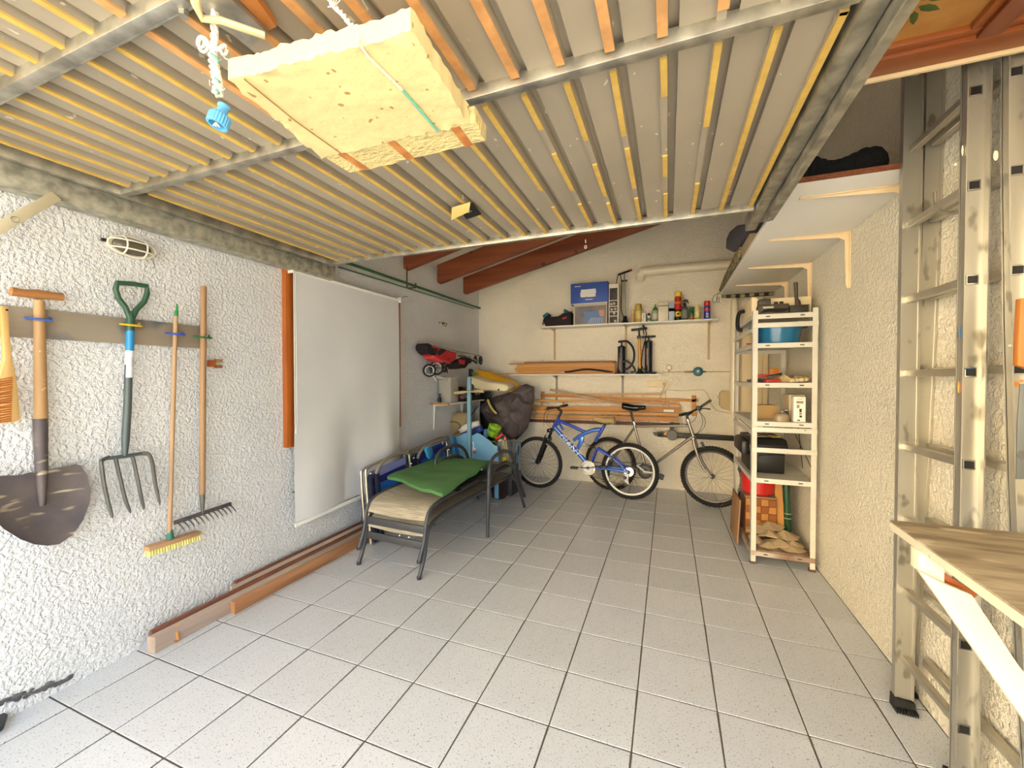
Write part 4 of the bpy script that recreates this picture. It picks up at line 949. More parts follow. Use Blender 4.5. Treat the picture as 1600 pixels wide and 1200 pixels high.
tag(B().cyl((3.165, 4.56, 1.02), (3.165, 4.56, 2.745), .040, n=20).build('standpipe', pv), 'fat cream standpipe left of the tall cabinet', 'pipe')

# ---------------------------------------------------------------- timber frames hung low on the back wall
def lath(pa, pb, Y, h, label, m=None, dep=.02, name='timber_batten'):
    a, c = onY(Y, *pa), onY(Y, *pb)
    return tag(B().bar(a, c, dep, h).build(name, m or pl[0], bevel=.0015), label, 'batten', 'battens leaning behind the bicycles')
fr = thing('picture_frame', 'long pine frame standing behind the bicycles on back wall', 'frame', (1.8, 4.62, .95))
for a, c, h in (((845, 618), (1090, 626), .035), ((1084, 618), (1084, 650), .05), ((848, 612), (848, 634), .05)):
    A_, C_ = onY(4.625, *a), onY(4.625, *c); B().bar(A_, C_, .02, h, (0, 0, 1) if h < .04 else (1, 0, 0)).build('frame_rail', pl[0], fr, bevel=.0015)
yl_ = 4.60
lath((832, 626), (1000, 628), 4.57, .03, 'upper thin batten behind the blue handlebar', pl[1])
lath((850, 616), (1035, 616), 4.595, .022, 'pale-edged batten just under the lower shelf brackets', wood('pale pine', (214, 172, 116), (190, 140, 84), 0))
lath((928, 622), (1062, 632), 4.55, .025, 'short batten crossing behind black saddle')
lath((832, 638), (1064, 640), 4.58, .065, 'widest orange batten behind both saddles', pl[0])
lath((832, 650), (1060, 655), 4.55, .05, 'lower orange batten behind black saddle')
lath((826, 657), (1062, 664), 4.60, .04, 'dark brown batten lowest behind the bicycles', wood('dark brown lath', (116, 62, 30), (90, 44, 20), 0))
lath((836, 643), (1066, 648), 4.52, .035, 'knotty batten in front of the widest one', pl[1])
lath((859, 609), (985, 634), 4.50, .028, 'pale slanting lath lying across the pine battens', wood('grey lath', (186, 156, 120), (160, 128, 96), 0), name='slanting_lath')
tag(B().bar(onY(4.5, 1037, 641.5), onY(4.5, 1053, 642), .008, .028).build('white_tape', M['white']), 'white tape wrapped around batten by silver handlebar', 'tape')
for x, lb in ((880, 'small upright batten peg behind the blue handlebar'), (984, 'small upright batten peg under black saddle')):
    tag(B().bar(onY(4.60, x, 626 if x < 900 else 640), onY(4.60, x, 640 if x < 900 else 651), .02, .022, (1, 0, 0)).build('wall_peg', pl[0]), lb, 'peg')
tag(B().ball(onY(4.53, 852, 631), (.05, .02, .02), 12, 6).build('plastic_wrap', mat('clear plastic wrap', (200, 196, 184), .3)), 'crumpled clear plastic tied on batten end by the rain cover', 'plastic')
sv = thing('hand_level', 'small orange tool with dark holes hanging under the battens', 'tool', onY(4.6, 1040, 655))
B().slab([onY(4.60, *p) for p in ((1028, 650), (1055, 651), (1052, 655), (1049, 657), (1031, 657), (1029, 656))], (0, .02, 0)).build('body', cm('orange tool', (196, 116, 40)), sv)
B().slab([onY(4.597, *p) for p in ((1034, 653), (1050, 654), (1053, 657.5), (1032, 656.5))], (0, .006, 0)).build('dark_inset', M['black'], sv)
# black long case with round strap buckle
bc = thing('black_carry_pole', 'long black cased pole with orange tip held by round buckle', 'pole', (2.75, 4.5, .69))
A_, C_ = onY(4.52, 1020, 678), onY(4.52, 1165, 686)
B().bar(A_+V((.05, 0, 0)), C_, .04, .062).build('case', mat('matt black case', (38, 34, 28), .5), bc, bevel=.008)
B().slab([A_+V((0, -.02, .02)), A_+V((.12, -.02, .035)), A_+V((.12, -.02, -.03)), A_+V((.02, -.02, -.018))], (0, .04, 0)).build('case_end', mat('grey green case end', (92, 88, 66), .5), bc, bevel=.004)
B().slab([onY(4.49, *p) for p in ((1037, 677), (1044, 672), (1048, 673), (1044, 681), (1038, 680))], (0, .02, 0)).build('orange_tip', cm('orange tool', 0), bc)
c = onY(4.49, 1050, 680); B().lathe([(.066, 0), (.066, .03), (.05, .036), (.05, .03), (.03, .034), (0, .036)], c+V((0, .03, 0)), RX, 24).build('buckle', M['dark'], bc)
B().bar(c+V((0, .01, .05)), c+V((0, .02, .16)), .05, .02, (0, 1, 0)).build('strap', M['black'], bc)
B().lathe([(.060, .0), (.064, .005), (.060, .01)], c+V((0, -.004, 0)), RX, 24).build('rim', cm('olive rim', (86, 80, 60)), bc)
# ---------------------------------------------------------------- bicycles
tyre = mat('black tyre', (30, 29, 28), .75, bump=.1, bscale=140); alr = mat('pale alloy rim', (206, 204, 198), .35, .6)
blkr = mat('dark rim', (74, 70, 66), .4, .5)
def wheel(bike, c, d, R_, rim_m, tw=.024, knob=True, nsp=28, sil=None):
    """wheel in the vertical plane through c with horizontal direction d"""
    n = V((-d.y, d.x, 0)); A = Matrix((d, V((0, 0, 1)), n)).transposed()
    wl = B().torus(c, R_-tw, tw, 56, 10, A).build('wheel_tyre', tyre, bike)
    if knob:
        b = B()
        for k in range(64):
            a = 2*pi*k/64; 
            for o in (-.35, .35) if k % 2 else (0,):
                q = c+A@V((cos(a)*(R_-tw+tw*math.sqrt(1-o*o*.8)), sin(a)*(R_-tw+tw*math.sqrt(1-o*o*.8)), o*tw*1.3)); rr = A@Matrix.Rotation(a, 3, 'Z')
                b._add([q+rr@V(p) for p in [(-.003,-.006,-.005),(.003,-.006,-.005),(.003,.006,-.005),(-.003,.006,-.005),(-.003,-.006,.005),(.003,-.006,.005),(.003,.006,.005),(-.003,.006,.005)]], [(0,3,2,1),(4,5,6,7),(0,1,5,4),(1,2,6,5),(2,3,7,6),(3,0,4,7)])
        tag(b.build('tread', tyre, wl, smooth=False), kind='stuff')
    rr = R_-2*tw+.002
    b = B(); n2 = 56; vs = []; fs = []
    for r, t in ((rr, -.011), (rr, .011), (rr-.020, .008), (rr-.020, -.008)):
        for k in range(n2): vs.append(c+A@V((r*cos(2*pi*k/n2), r*sin(2*pi*k/n2), t)))
    for i in range(4):
        for k in range(n2): fs.append((i*n2+k, i*n2+(k+1) % n2, ((i+1) % 4)*n2+(k+1) % n2, ((i+1) % 4)*n2+k))
    b._add(vs, fs); b.build('rim', rim_m, wl)
    b = B()
    for k in range(nsp):
        s_ = 1 if k % 2 else -1; a = 2*pi*k/nsp; a2 = a+(.9 if (k//2) % 2 else -.9)
        b.tube([c+A@V((.022*cos(a2), .022*sin(a2), s_*.026)), c+A@V(((rr-.018)*cos(a), (rr-.018)*sin(a), s_*.004))], .0013, 4)
    tag(b.build('spokes', M['chrome'] if sil is None else sil, wl, smooth=False), kind='stuff')
    B().tube([c-n*.045, c-n*.03, c-n*.028, c+n*.028, c+n*.03, c+n*.045], [.007, .007, .022, .022, .007, .007], 14).build('hub', M['dark'], wl)
    return wl
def disc(bike, c, d, r, t, m, name, hole=0, off=0, n=28):
    nn = V((-d.y, d.x, 0)); A = Matrix((d, V((0, 0, 1)), nn)).transposed(); b = B()
    vs = []; fs = []; 
    for rad, z in ((r, -t/2), (r, t/2), (hole, t/2), (hole, -t/2)):
        for k in range(n):
            q = rad*(1.0 if (k % 2 or rad != r) else .95); vs.append(c+A@V((q*cos(2*pi*k/n), q*sin(2*pi*k/n), z+off)))
    for i in range(4):
        for k in range(n): fs.append((i*n+k, i*n+(k+1) % n, ((i+1) % 4)*n+(k+1) % n, ((i+1) % 4)*n+k))
    b._add(vs, fs); return b.build(name, m, bike)
# the blue full-suspension bicycle
F = vplane((.866, 4.119), (2.017, 4.024)); d = F.d; n_ = F.n
bk = thing('bicycle', 'blue full-suspension mountain bike with white lettering and tan saddle', 'bicycle', (1.45, 4.07, 0))
bm_ = mat('metallic blue', (40, 78, 190), .3, .3, coat=.5); bm2 = mat('light metallic blue', (60, 116, 214), .3, .25, coat=.5)
hubF = F(840.5, 719); hubR = F(983.5, 731); print('blue hubs', hubF, hubR)
RW = .333; hubF.z = RW; hubR.z = RW
wheel(bk, hubF, d, RW, alr, sil=M['dark']); wheel(bk, hubR, d, RW, mat('white rim', (222, 222, 218), .4))
BBp = F(921, 729.5)
def T_(pts, r, nm, m, k=12, sm=0, flat=1.):
    p = [F(*q) if not isinstance(q, V) else q for q in pts]
    if sm: p = smooth_path(p, sm)
    return B().tube(p, r, k, flat=flat).build(nm, m, bk)
crown = F(860.5, 672); htop = F(873, 652); hbot = F(864.5, 668)
T_([hbot, htop], .021, 'head_tube', bm_)
for s_ in (-1, 1):
    B().tube([crown+n_*.055*s_+V((0, 0, -.0)), hubF*.5+crown*.5+n_*.055*s_], .018, 10).build('fork_stanchion', M['alu'] if s_ < 0 else M['black'], bk)
    B().tube([crown*.8+hubF*.2+n_*.055*s_, hubF+n_*.055*s_], [.0235, .019], 10).build('fork_leg', mat('gloss black', (18, 18, 20), .25) if s_ < 0 else bpy.data.materials['gloss black'], bk)
B().bar(crown-n_*.08+V((0, 0, .0)), crown+n_*.08, .05, .045).build('fork_crown', bpy.data.materials['gloss black'], bk, bevel=.008)
B().bar(crown*.72+hubF*.28-n_*.075+d*.03, crown*.72+hubF*.28+n_*.075+d*.03, .025, .05).build('fork_brace', bpy.data.materials['gloss black'], bk, bevel=.006)
T_([(867, 668), (919, 725)], .027, 'down_tube', bm2)
T_([(872, 657), (892, 665), (917, 676.5)], [.019, .019, .021], 'top_tube', bm_)
T_([(866, 666), (874, 662), (880, 672)], .016, 'gusset', bm_)
T_([(896, 688), (903, 683), (914, 677), (926, 672.5), (938, 671.5)], [.020, .022, .024, .024, .020], 'curved_beam', bm2, sm=4)
T_([(917, 677), (927, 671), (939, 669.5)], [.014, .016, .014], 'upper_beam', bm_, sm=3)
T_([(944, 665.5), (930, 690)], .0185, 'seat_tube', bm_)
B().slab([F(*p, -.02) for p in ((903, 683), (912, 682), (911, 690), (907.5, 697), (903, 704), (900, 699), (904, 690))], n_*.04).build('rocker_plate', bm2, bk, bevel=.006)
T_([(910.5, 694), (920, 697)], .013, 'shock_body', M['alu']); T_([(919, 696.5), (931, 700)], .008, 'shock_rod', M['dark'])
for k in range(5): B().torus(F(912+2.3*k, 694.5+.75*k), .019, .0035, 14, 5, Matrix((n_, V((0, 0, 1)), d)).transposed()).build('spring_coil', M['white'] if k < 2 else M['alu'], bk)
for s_ in (-1, 1):
    B().tube([F(933, 700)+n_*.03*s_, F(958, 714)+n_*.05*s_, hubR+n_*.06*s_], [.015, .0125, .010], 10).build('seat_stay', bm_, bk)
    B().tube([BBp+n_*.03*s_, F(948, 731)+n_*.05*s_, hubR+n_*.06*s_], [.013, .016, .011], 10).build('chain_stay', bm2, bk)
    B().tube([F(933, 700)+n_*.025*s_, F(924, 724)+n_*.025*s_], .014, 10).build('swing_link', bm_, bk)
B().tube([BBp-n_*.045, BBp+n_*.045], .026, 14).build('bottom_bracket', bm2, bk)
F2 = lambda x, y: F(x, y, -.075)
disc(bk, BBp, d, .092, .004, M['chrome'], 'chainring', .06, -.065); disc(bk, BBp, d, .062, .006, M['white_metal'], 'chainring_spider', .02, -.068)
for (x, y), s_ in (((899, 729.5), -1), ((944, 728), 1)):
    e_ = F(x, y, .08*(-1)); B().tube([BBp-n_*.08, e_], [.014, .011], 8, flat=.6).build('crank_arm', M['chrome'], bk)
    B().obox(e_-n_*.05, (.085, .06, .024), (0, 0, math.atan2(d.y, d.x))).build('pedal', M['black'], bk, bevel=.004)
disc(bk, hubR, d, .058, .012, M['chrome'], 'cassette', .02, -.04); disc(bk, hubR, d, .045, .02, M['chrome'], 'cassette_small', .02, -.05)
B().slab([F(*p, -.085) for p in ((976, 741), (982, 741), (981, 750), (983, 757), (976, 757))], n_*.02).build('derailleur', M['white_metal'], bk, bevel=.004)
for (x, y) in ((979, 744), (979.5, 754)): disc(bk, F(x, y), d, .020, .008, M['dark'], 'jockey_wheel', .005, -.09, 12)
b = B()
for z0, z1 in ((.088, .052), (-.088, -.30)):
    pass
b.tube([BBp+V((0, 0, .088))-n_*.066, hubR+V((0, 0, .05))-n_*.05], .0035, 5); b.tube([BBp-V((0, 0, .088))+n_*-.066, F(979.5, 757)-n_*.07], .0035, 5)
tag(b.build('chain', M['dark'], bk), kind='stuff')
T_([htop, (877.5, 642.5)], .016, 'stem', M['black']); stq = F(877.5, 642.5); T_([(877.5, 643), (871, 637)], .018, 'stem', M['black'])
bar_c = F(871, 636.5)
hbp = [bar_c-n_*.30+V((-.02, 0, .01)), bar_c-n_*.10+V((0, 0, 0)), bar_c+n_*.10, bar_c+n_*.27+V((.04, 0, .015))]
B().tube(smooth_path(hbp, 4), .011, 8).build('handlebar', M['black'], bk)
for s_, e_ in ((-1, hbp[0]), (1, hbp[3])):
    q = (e_-bar_c).normalized(); B().tube([e_-q*.12, e_], .0165, 10).build('grip', M['black'], bk)
    B().tube([e_-q*.15+V((0, 0, -.005)), e_-q*.13-d*.045+V((0, 0, -.01)), e_-q*.04-d*.05+V((0, 0, -.02))], .006, 6).build('brake_lever', M['black'], bk)
    B().obox(e_-q*.16, (.04, .04, .03)).build('shifter', M['dark'], bk, bevel=.005)
for pts in (((868, 637), (855, 641), (850, 653), (856, 664), (864, 669)), ((866, 638), (857, 645), (856, 658), (866, 668)), ((862, 638), (851, 646), (850, 665))):
    T_(pts, .0028, 'cable', M['black'], 6, 5)
def saddle(bike, c, dd, nn, L_, Wd, m, m2=None, tilt=0):
    up = V((0, 0, 1)); b = B(); N_ = 16; K = 14; vs = []
    for i in range(N_+1):
        t = i/N_; w_ = Wd*(.26+.0*t) if t < .35 else Wd*(.26+.74*((t-.35)/.65)**1.1); w_ *= math.sqrt(max(.02, 1-max(0, (t-.9)/.1)**2*.5)) * math.sqrt(max(.05, 1-max(0, (.08-t)/.08)**2))
        zz = .012*math.cos(t*pi*2)*.5+tilt*(t-.5)*L_; h = .026+.022*t
        for k in range(K):
            a = 2*pi*k/K; vs.append(c+dd*((t-.5)*L_)+nn*(w_/2*cos(a))+up*(zz+h*sin(a)*(1 if sin(a) > 0 else .9)))
    fs = [(i*K+k, i*K+(k+1) % K, (i+1)*K+(k+1) % K, (i+1)*K+k) for i in range(N_) for k in range(K)]+[tuple(range(K)), tuple(N_*K+k for k in range(K))[::-1]]
    b._add(vs, fs); s_ = b.build('saddle', m, bike)
    for q in (-1, 1): B().tube([c+dd*(-.3*L_)+nn*.02*q+up*-.02, c+dd*(-.1*L_)+nn*.022*q+up*-.045, c+dd*(.2*L_)+nn*.022*q+up*-.045, c+dd*(.4*L_)+nn*.035*q+up*-.02], .0045, 6).build('saddle_rail', M['dark'], s_)
saddle(bk, F(943, 656.5), d, n_, .27, .15, mat('tan saddle', (176, 156, 104), .6), tilt=-.06)
T_([(947, 660), (943.5, 667)], .014, 'seat_post', M['dark'])
for q, c_ in ((hubF, crown), (hubR, F(952, 707))):
    B().obox(c_*.78+q*.22-n_*.05+d*(-.02 if q is hubF else 0), (.022, .04, .075), (0, .4, 0)).build('brake_arm', M['dark'], bk, bevel=.004)
# lettering down the tube
e1 = F(869, 671.5); e2 = F(903, 708); dirv = (e2-e1).normalized(); nrm = -n_; upv = nrm.cross(dirv)
Rm = Matrix((dirv, upv, nrm)).transposed()
text('lettering', 'GIANT', .105, F(891, 694.5)-n_*.031, Rm.to_euler(), M['white'], bk, .0008, shear=.2, xs=1.12)

# the silver bicycle
F = vplane((1.762, 4.335), (2.899, 4.058)); d = F.d; n_ = F.n
bk = thing('bicycle', 'silver steel mountain bike with black saddle, front wheel by shelving', 'bicycle', (2.35, 4.2, 0))
sv_ = mat('brushed titanium grey', (150, 140, 130), .32, .7)
hubF = F(1113.5, 742.5); hubR = F(953, 723.5); print('silver hubs', hubF, hubR); RS = .338
hubF.z = RS; hubR.z = RS
wheel(bk, hubF, d, RS, blkr, tw=.026, sil=M['galv']); wheel(bk, hubR, d, RS, mat('grey brown rim', (150, 130, 108), .4, .4), tw=.024, sil=M['galv'])
BBp = F(1010, 735)
T_([(1075, 658), (1083.5, 682)], .0185, 'head_tube', sv_)
T_([(992, 666), (1078, 665)], .0145, 'top_tube', sv_); T_([(1083, 681), (1010, 735)], .0165, 'down_tube', sv_)
T_([(990.5, 662), (1010, 735)], .0155, 'seat_tube', sv_)
for s_ in (-1, 1):
    B().tube([F(992, 667)+n_*.02*s_, hubR+n_*.06*s_], [.010, .008], 8).build('seat_stay', sv_, bk)
    B().tube([BBp+n_*.03*s_, hubR+n_*.06*s_], [.012, .009], 8).build('chain_stay', sv_, bk)
    fk_ = [F(1084.5, 687)+n_*.045*s_, F(1089, 703)+n_*.05*s_, F(1096, 722)+n_*.05*s_, F(1104, 734)+n_*.05*s_, hubF+n_*.05*s_]
    B().tube(smooth_path(fk_, 4), [.0155]*8+[.014]*4+[.011]*5, 10).build('fork_blade', sv_, bk)
B().bar(F(1084, 685)-n_*.055, F(1084, 685)+n_*.055, .035, .03).build('fork_crown', sv_, bk, bevel=.006)
T_([(990.5, 662), (986, 643)], .0135, 'seat_post', M['dark']); T_([(990, 659), (992, 664)], .018, 'seat_clamp', M['chrome'])
T_([(993, 660), (983, 664)], .004, 'quick_release', M['chrome'])
saddle(bk, F(990, 636), -d*-1, n_, .27, .16, mat('gloss black saddle', (20, 19, 18), .25), tilt=.0) if False else saddle(bk, F(991, 636.5), -d, n_, .28, .16, mat('gloss black saddle', (20, 19, 18), .25), tilt=.04)
B().tube([BBp-n_*.045, BBp+n_*.045], .024, 14).build('bottom_bracket', M['dark'], bk)
disc(bk, BBp, d, .092, .005, M['dark'], 'chainring', .065, -.06); disc(bk, BBp, d, .070, .006, cm('grey chainring', (96, 92, 88)), 'chainring', .03, -.055)
for (x, y) in ((1030, 741), (995, 727)):
    e_ = F(x, y, -.08); B().tube([BBp-n_*.075, e_], [.013, .010], 8).build('crank_arm', M['white_metal'], bk)
B().obox(F(1033.5, 745, -.12), (.05, .09, .05), (0, .3, 0)).build('pedal', M['dark'], bk, bevel=.004)
disc(bk, hubR, d, .05, .02, M['dark'], 'cassette', .02, -.045)
B().slab([F(*p, -.08) for p in ((948, 728), (953, 730), (951, 745), (946, 748))], n_*.02).build('derailleur', M['dark'], bk, bevel=.003)
b = B(); b.tube([BBp+V((0, 0, .088))-n_*.06, hubR+V((0, 0, .045))-n_*.05], .0035, 5); b.tube([BBp-V((0, 0, .088))-n_*.06, hubR-V((0, 0, .12))-n_*.06], .0035, 5)
tag(b.build('chain', M['dark'], bk), kind='stuff')
T_([(1075, 659), (1073, 648)], .0145, 'stem', M['black']); T_([(1073, 649), (1082, 643)], .015, 'stem', M['black']); T_([(1074, 655), (1076, 659)], .02, 'headset', M['chrome'])
c0 = F(1084, 641.5)
hb_ = [F(1064, 648, -.30), F(1076, 645, -.12), F(1084, 641.5), F(1093, 637, .10), F(1109, 626.5, .24)]
B().tube(smooth_path(hb_, 4), .011, 8).build('handlebar', M['black'], bk)
B().tube([F(1097, 634.5, .13), F(1110, 626, .25)], .0165, 10).build('grip', cm('grey grip', (120, 108, 96)), bk)
B().tube([F(1062.5, 648.5, -.31), F(1072, 646, -.18)], .0165, 10).build('grip', M['black'], bk)
B().obox(F(1092, 638, .08), (.055, .06, .05), (0, .4, 0)).build('shifter', M['black'], bk, bevel=.008)
T_([(1094, 639), (1100, 638), (1110, 639.5)], .007, 'brake_lever', M['black']); T_([(1066, 649), (1078, 648)], .006, 'brake_lever', M['black'])
for pts in (((1089, 642), (1088, 652), (1080, 660), (1071, 656)), ((1092, 642), (1101, 654), (1100, 668), (1088, 679)), ((1092, 643), (1098, 655), (1096, 668), (1088, 678)), ((994, 662), (1020, 665), (1055, 661), (1076, 663))):
    T_(pts, .0028, 'cable', M['black'], 6, 5)
B().obox(F(1098, 695, -.05), (.03, .04, .06), (0, -.4, 0)).build('brake_arm', M['dark'], bk, bevel=.004)
# ---------------------------------------------------------------- stacked patio loungers
pf_ = mat('anthracite powder coat', (70, 72, 76), .5, .2)
M['sling'] = mat('woven beige sling', (176, 166, 146), .85, c2=(142, 134, 116), scale=60, stretch=(.05, 2.2, 2.2), detail=1, bump=.04, bscale=60, bstretch=(.05, 2.2, 2))
def lounger(label, dz, zf, top):
    t = thing('sun_lounger', label, 'lounger', (.5, 2.3, zf), 'two stacked patio loungers')
    W_ = V((-.565, .03, 0))
    def prof(o): # right side path
        return [V((.783, 1.505, zf))+o, V((.790, 1.56, .25+dz))+o, V((.795, 1.585, .39+dz))+o, V((.797, 1.63, .455+dz))+o, V((.80, 1.74, .488+dz))+o, V((.81, 2.0, .50+dz))+o, V((.85, 2.6, .51+dz))+o, V((.89, 3.15, .515+dz))+o]
    def flatb(pts, nm, r=.0165): 
        q = smooth_path(pts, 5); B().tube(q, r, 8, flat=.85).build(nm, pf_, t)
    flatb(prof(V((0, 0, 0))), 'side_rail'); flatb(prof(W_), 'side_rail')
    for o, sx in ((V((0, 0, 0)), 1), (W_*1.06+V((0, 0, .02)), -1)):
        x = .93 if sx > 0 else .95
        flatb([V((x, 2.36, zf))+o, V((x, 2.375, .35+dz))+o, V((x, 2.40, .60+dz))+o, V((x-.01, 2.50, .685+dz))+o, V((x-.01, 2.68, .71+dz))+o, V((x-.01, 2.86, .695+dz))+o, V((x, 3.02, .60+dz))+o, V((x+.01, 3.15, .37+dz))+o, V((x+.03, 3.28, zf))+o], 'arm_leg', .0185)
        B().tube([V((.835+.0, 2.42, .505+dz))+o, V((x, 2.40, .505+dz))+o], .010, 8).build('arm_bolt', pf_, t)
        B().tube([V((.87+.0, 3.10, .50+dz))+o, V((x, 3.12, .43+dz))+o], .010, 8).build('arm_bolt', pf_, t)
    B().bar(V((.79, 1.578, .325+dz)), V((.79, 1.578, .325+dz))+W_, .014, .055).build('front_rail', pf_, t, bevel=.003)
    B().bar(V((.88, 3.14, .50+dz)), V((.88, 3.14, .50+dz))+W_, .03, .03).build('rear_rail', pf_, t, bevel=.006)
    def sl(u, v):
        p = smooth_path(prof(V((0, 0, 0)))[2:], 6); i = v*(len(p)-1); a = p[int(i)].lerp(p[min(int(i)+1, len(p)-1)], i % 1)
        return a+W_*(.02+.96*u)+V((0, 0, .004-.012*sin(pi*u)))
    B().sheet(sl, 10, 34, (0, 0, -.004)).build('sling', M['sling'], t)
    for u in ((.25, .4) if not top else ()): B().ball(V((.79, 1.57, .372+dz))+W_*u, .010, 8, 6).build('rivet', M['chrome'], t)
    for o in (V((0, 0, 0)), W_): B().cyl(V((.783, 1.505, zf-.008))+o, V((.783, 1.505, zf+.012))+o, .0165, n=10).build('foot_cap', M['chrome' if not zf else 'dark'], t)
    return t
lounger('lower of two stacked grey patio loungers, its feet on the tiles', -.115, .009, False)
lounger('upper of two stacked grey patio loungers, carrying the green cloth', .0, .125, True)
# folded dark frame and green cloth on top
ff = thing('folded_chair', 'black folded frame chair lying under the green cloth', 'chair', (.6, 2.5, .52))
for x0, x1, z in ((.46, .86, .522), (.50, .88, .535)):
    b = B().tube([(x0, 2.05, z), (x0+.06, 2.95, z), (x1+.02, 2.95, z), (x1-.02, 1.98, z)], .014, 8, closed=True); b.build('frame_tube', M['black'], ff)
for k in range(11): B().tube([(.50+.004*k, 2.02+.085*k, .538), (.82+.005*k, 1.99+.085*k, .540)], .009, 6).build('slat', M['dark'], ff)
B().slab([(.56, 2.02, .53), (.82, 1.98, .53), (.88, 2.90, .53), (.58, 2.94, .53)], (0, 0, .02)).build('seat_pad', M['black'], ff, bevel=.004)
B().obox((.79, 1.985, .575), (.07, .02, .014), (0, 0, .3)).build('white_tag', M['white'], ff)
B().obox((.83, 2.45, .60), (.012, .02, .03), (0, 0, .3)).build('white_tag', M['white'], ff)
gc = mat('green canvas', (76, 122, 70), .85, var=.06, scale=6, bump=.02, bscale=12)
P4 = [onZ(.590, 602, 740), onZ(.605, 689, 711.5), onZ(.645, 768, 716), onZ(.615, 692, 768)]
def gcl(u, v, dz=0):
    p = P4[0].lerp(P4[3], u).lerp(P4[1].lerp(P4[2], u), v)
    ed = min(u, 1-u, v, 1-v)
    z = p.z-.002+.014*noise.noise(V((p.x*6, p.y*6, 1)))-.016*math.exp(-ed/.03)+dz; q = (P4[0]+P4[2])/2
    cr_ = .035*math.exp(-(min(u, 1-u)+min(v, 1-v))/.06)
    return V((p.x+(q.x-p.x)*cr_+.012*noise.noise(p*6), p.y+(q.y-p.y)*cr_+.012*noise.noise(p*6+V((3, 3, 3))), z))
t = thing('green_cloth', 'folded green canvas cushion cover lying on stacked loungers', 'cloth', (.5, 2.2, .56))
B().sheet(lambda u, v: gcl(u, v), 24, 24, (0, 0, -.024)).build('top_fold', gc, t, bevel=0)
B().sheet(lambda u, v: gcl(.03+.95*u, .02+.96*v, -.026), 24, 24, (0, 0, -.012)).build('lower_fold', gc, t)
b = B().sheet(lambda u, v: gcl(.02+.5*u, .05+.8*v, -.040), 16, 16, (0, 0, -.010)); b.build('lower_fold', gc, t)

# ---------------------------------------------------------------- folded beach chairs against the blind
nv = mat('navy webbing', (30, 36, 58), .85); c_bl = [mat('chair blue', (26, 72, 176), .7), mat('chair lilac', (128, 134, 186), .7), mat('chair indigo', (34, 40, 120), .7), mat('chair sky', (30, 106, 196), .7)]
csil = mat('champagne tube', (178, 172, 158), .3, .8)
def beach_chair(label, A_, C_, z0, zt, lean, seed, h=.55, x0f=0.):
    """folded chair standing on edge between points A_ and C_ (x,y), leaning on the wall"""
    t = thing('beach_chair', label, 'beach chair', (A_[0], A_[1], z0), 'folded beach chairs against left wall')
    a, c = V((*A_, 0)), V((*C_, 0)); d = (c-a).normalized(); L_ = (c-a).length; n = V((d.y, -d.x, 0)); r_ = random.Random(seed)
    def Q(s, z, o=0): return a+d*s+V((0, 0, z))+n*o+n*(-lean*(z-z0)/(zt-z0))+V((0, 0, .10*s))
    m = zt-z0
    # stripes of fabric, lowest to highest
    nS = 8
    for k in range(nS):
        za, zb = z0+m*(.06+.86*k/nS), z0+m*(.06+.86*(k+.93)/nS)
        B().slab([Q(.07, za, .01), Q(L_-.04, za, .01), Q(L_-.04, zb, .01), Q(.07, zb, .01)], n*.006).build('fabric_stripe', c_bl[(k*3+seed) % 4], t)
    for o, dz in ((.035, 0), (-.02, -.02)):
        p = [Q(.0, z0, o), Q(.0, zt-.09+dz, o), Q(.03, zt-.01+dz, o), Q(L_*.35, zt+.005+dz, o), Q(L_-.06, zt+.0+dz, o), Q(L_-.01, zt-.05+dz, o), Q(L_, z0+.1, o)]
        B().tube(smooth_path(p, 5), .0115, 8).build('frame_tube', csil, t)
    p = [Q(.10, zt-.08, .05), Q(.14, zt-.02, .06), Q(L_*.45, zt+.02, .06), Q(L_*.75, zt+.018, .06), Q(L_-.05, zt-.02, .06)]
    B().tube(smooth_path(p, 5), .0155, 8).build('arm_tube', mat('taupe arm', (132, 124, 112), .5) if 'taupe arm' not in bpy.data.materials else bpy.data.materials['taupe arm'], t)
    for s0, w_ in ((.015, .045), (.085, .055)):
        B().slab([Q(s0, z0, .03), Q(s0+w_, z0, .03), Q(s0+w_, zt-.10, .03), Q(s0+w_*.6, zt-.05, .03), Q(s0, zt-.08, .03)], n*.03).build('strap_bundle', nv, t, bevel=.010)
    for s0, z in ((.02, zt-.05), (L_-.03, zt-.12), (L_-.04, zt-.22)): B().ball(Q(s0, z, .07), .012, 8, 6).build('rivet', M['chrome'], t)
    return t
beach_chair('nearest folded blue striped beach chair, pressing into the white blind', (.03, 1.86), (.07, 2.44), .012, .66, .06, 0)
beach_chair('second folded beach chair, standing further back', (.04, 2.48), (.10, 3.12), .012, .68, .06, 1)
beach_chair('third folded beach chair behind, with bright blue end strap', (-.06, 2.60), (.0, 3.28), .012, .68, .03, 2)
tq = mat('turquoise plastic', (52, 140, 190), .45)
tag(B().slab([onX(.20, *p) for p in ((662, 702), (667, 697), (672, 700), (673, 708), (669, 717), (666, 714))], (.03, 0, 0)).build('chair_arm_pad', tq, bevel=.004), 'small turquoise plastic arm pad beside second folded chair', 'arm pad')
tag(B().slab([onX(.16, *p) for p in ((703, 683), (708, 681), (712, 700), (716, 716), (709, 716))], (.035, 0, 0)).build('blue_strap', mat('blue teal strap', (24, 108, 168), .5), bevel=.004), 'bright blue strap standing between folded chair and sky-blue panel', 'strap')

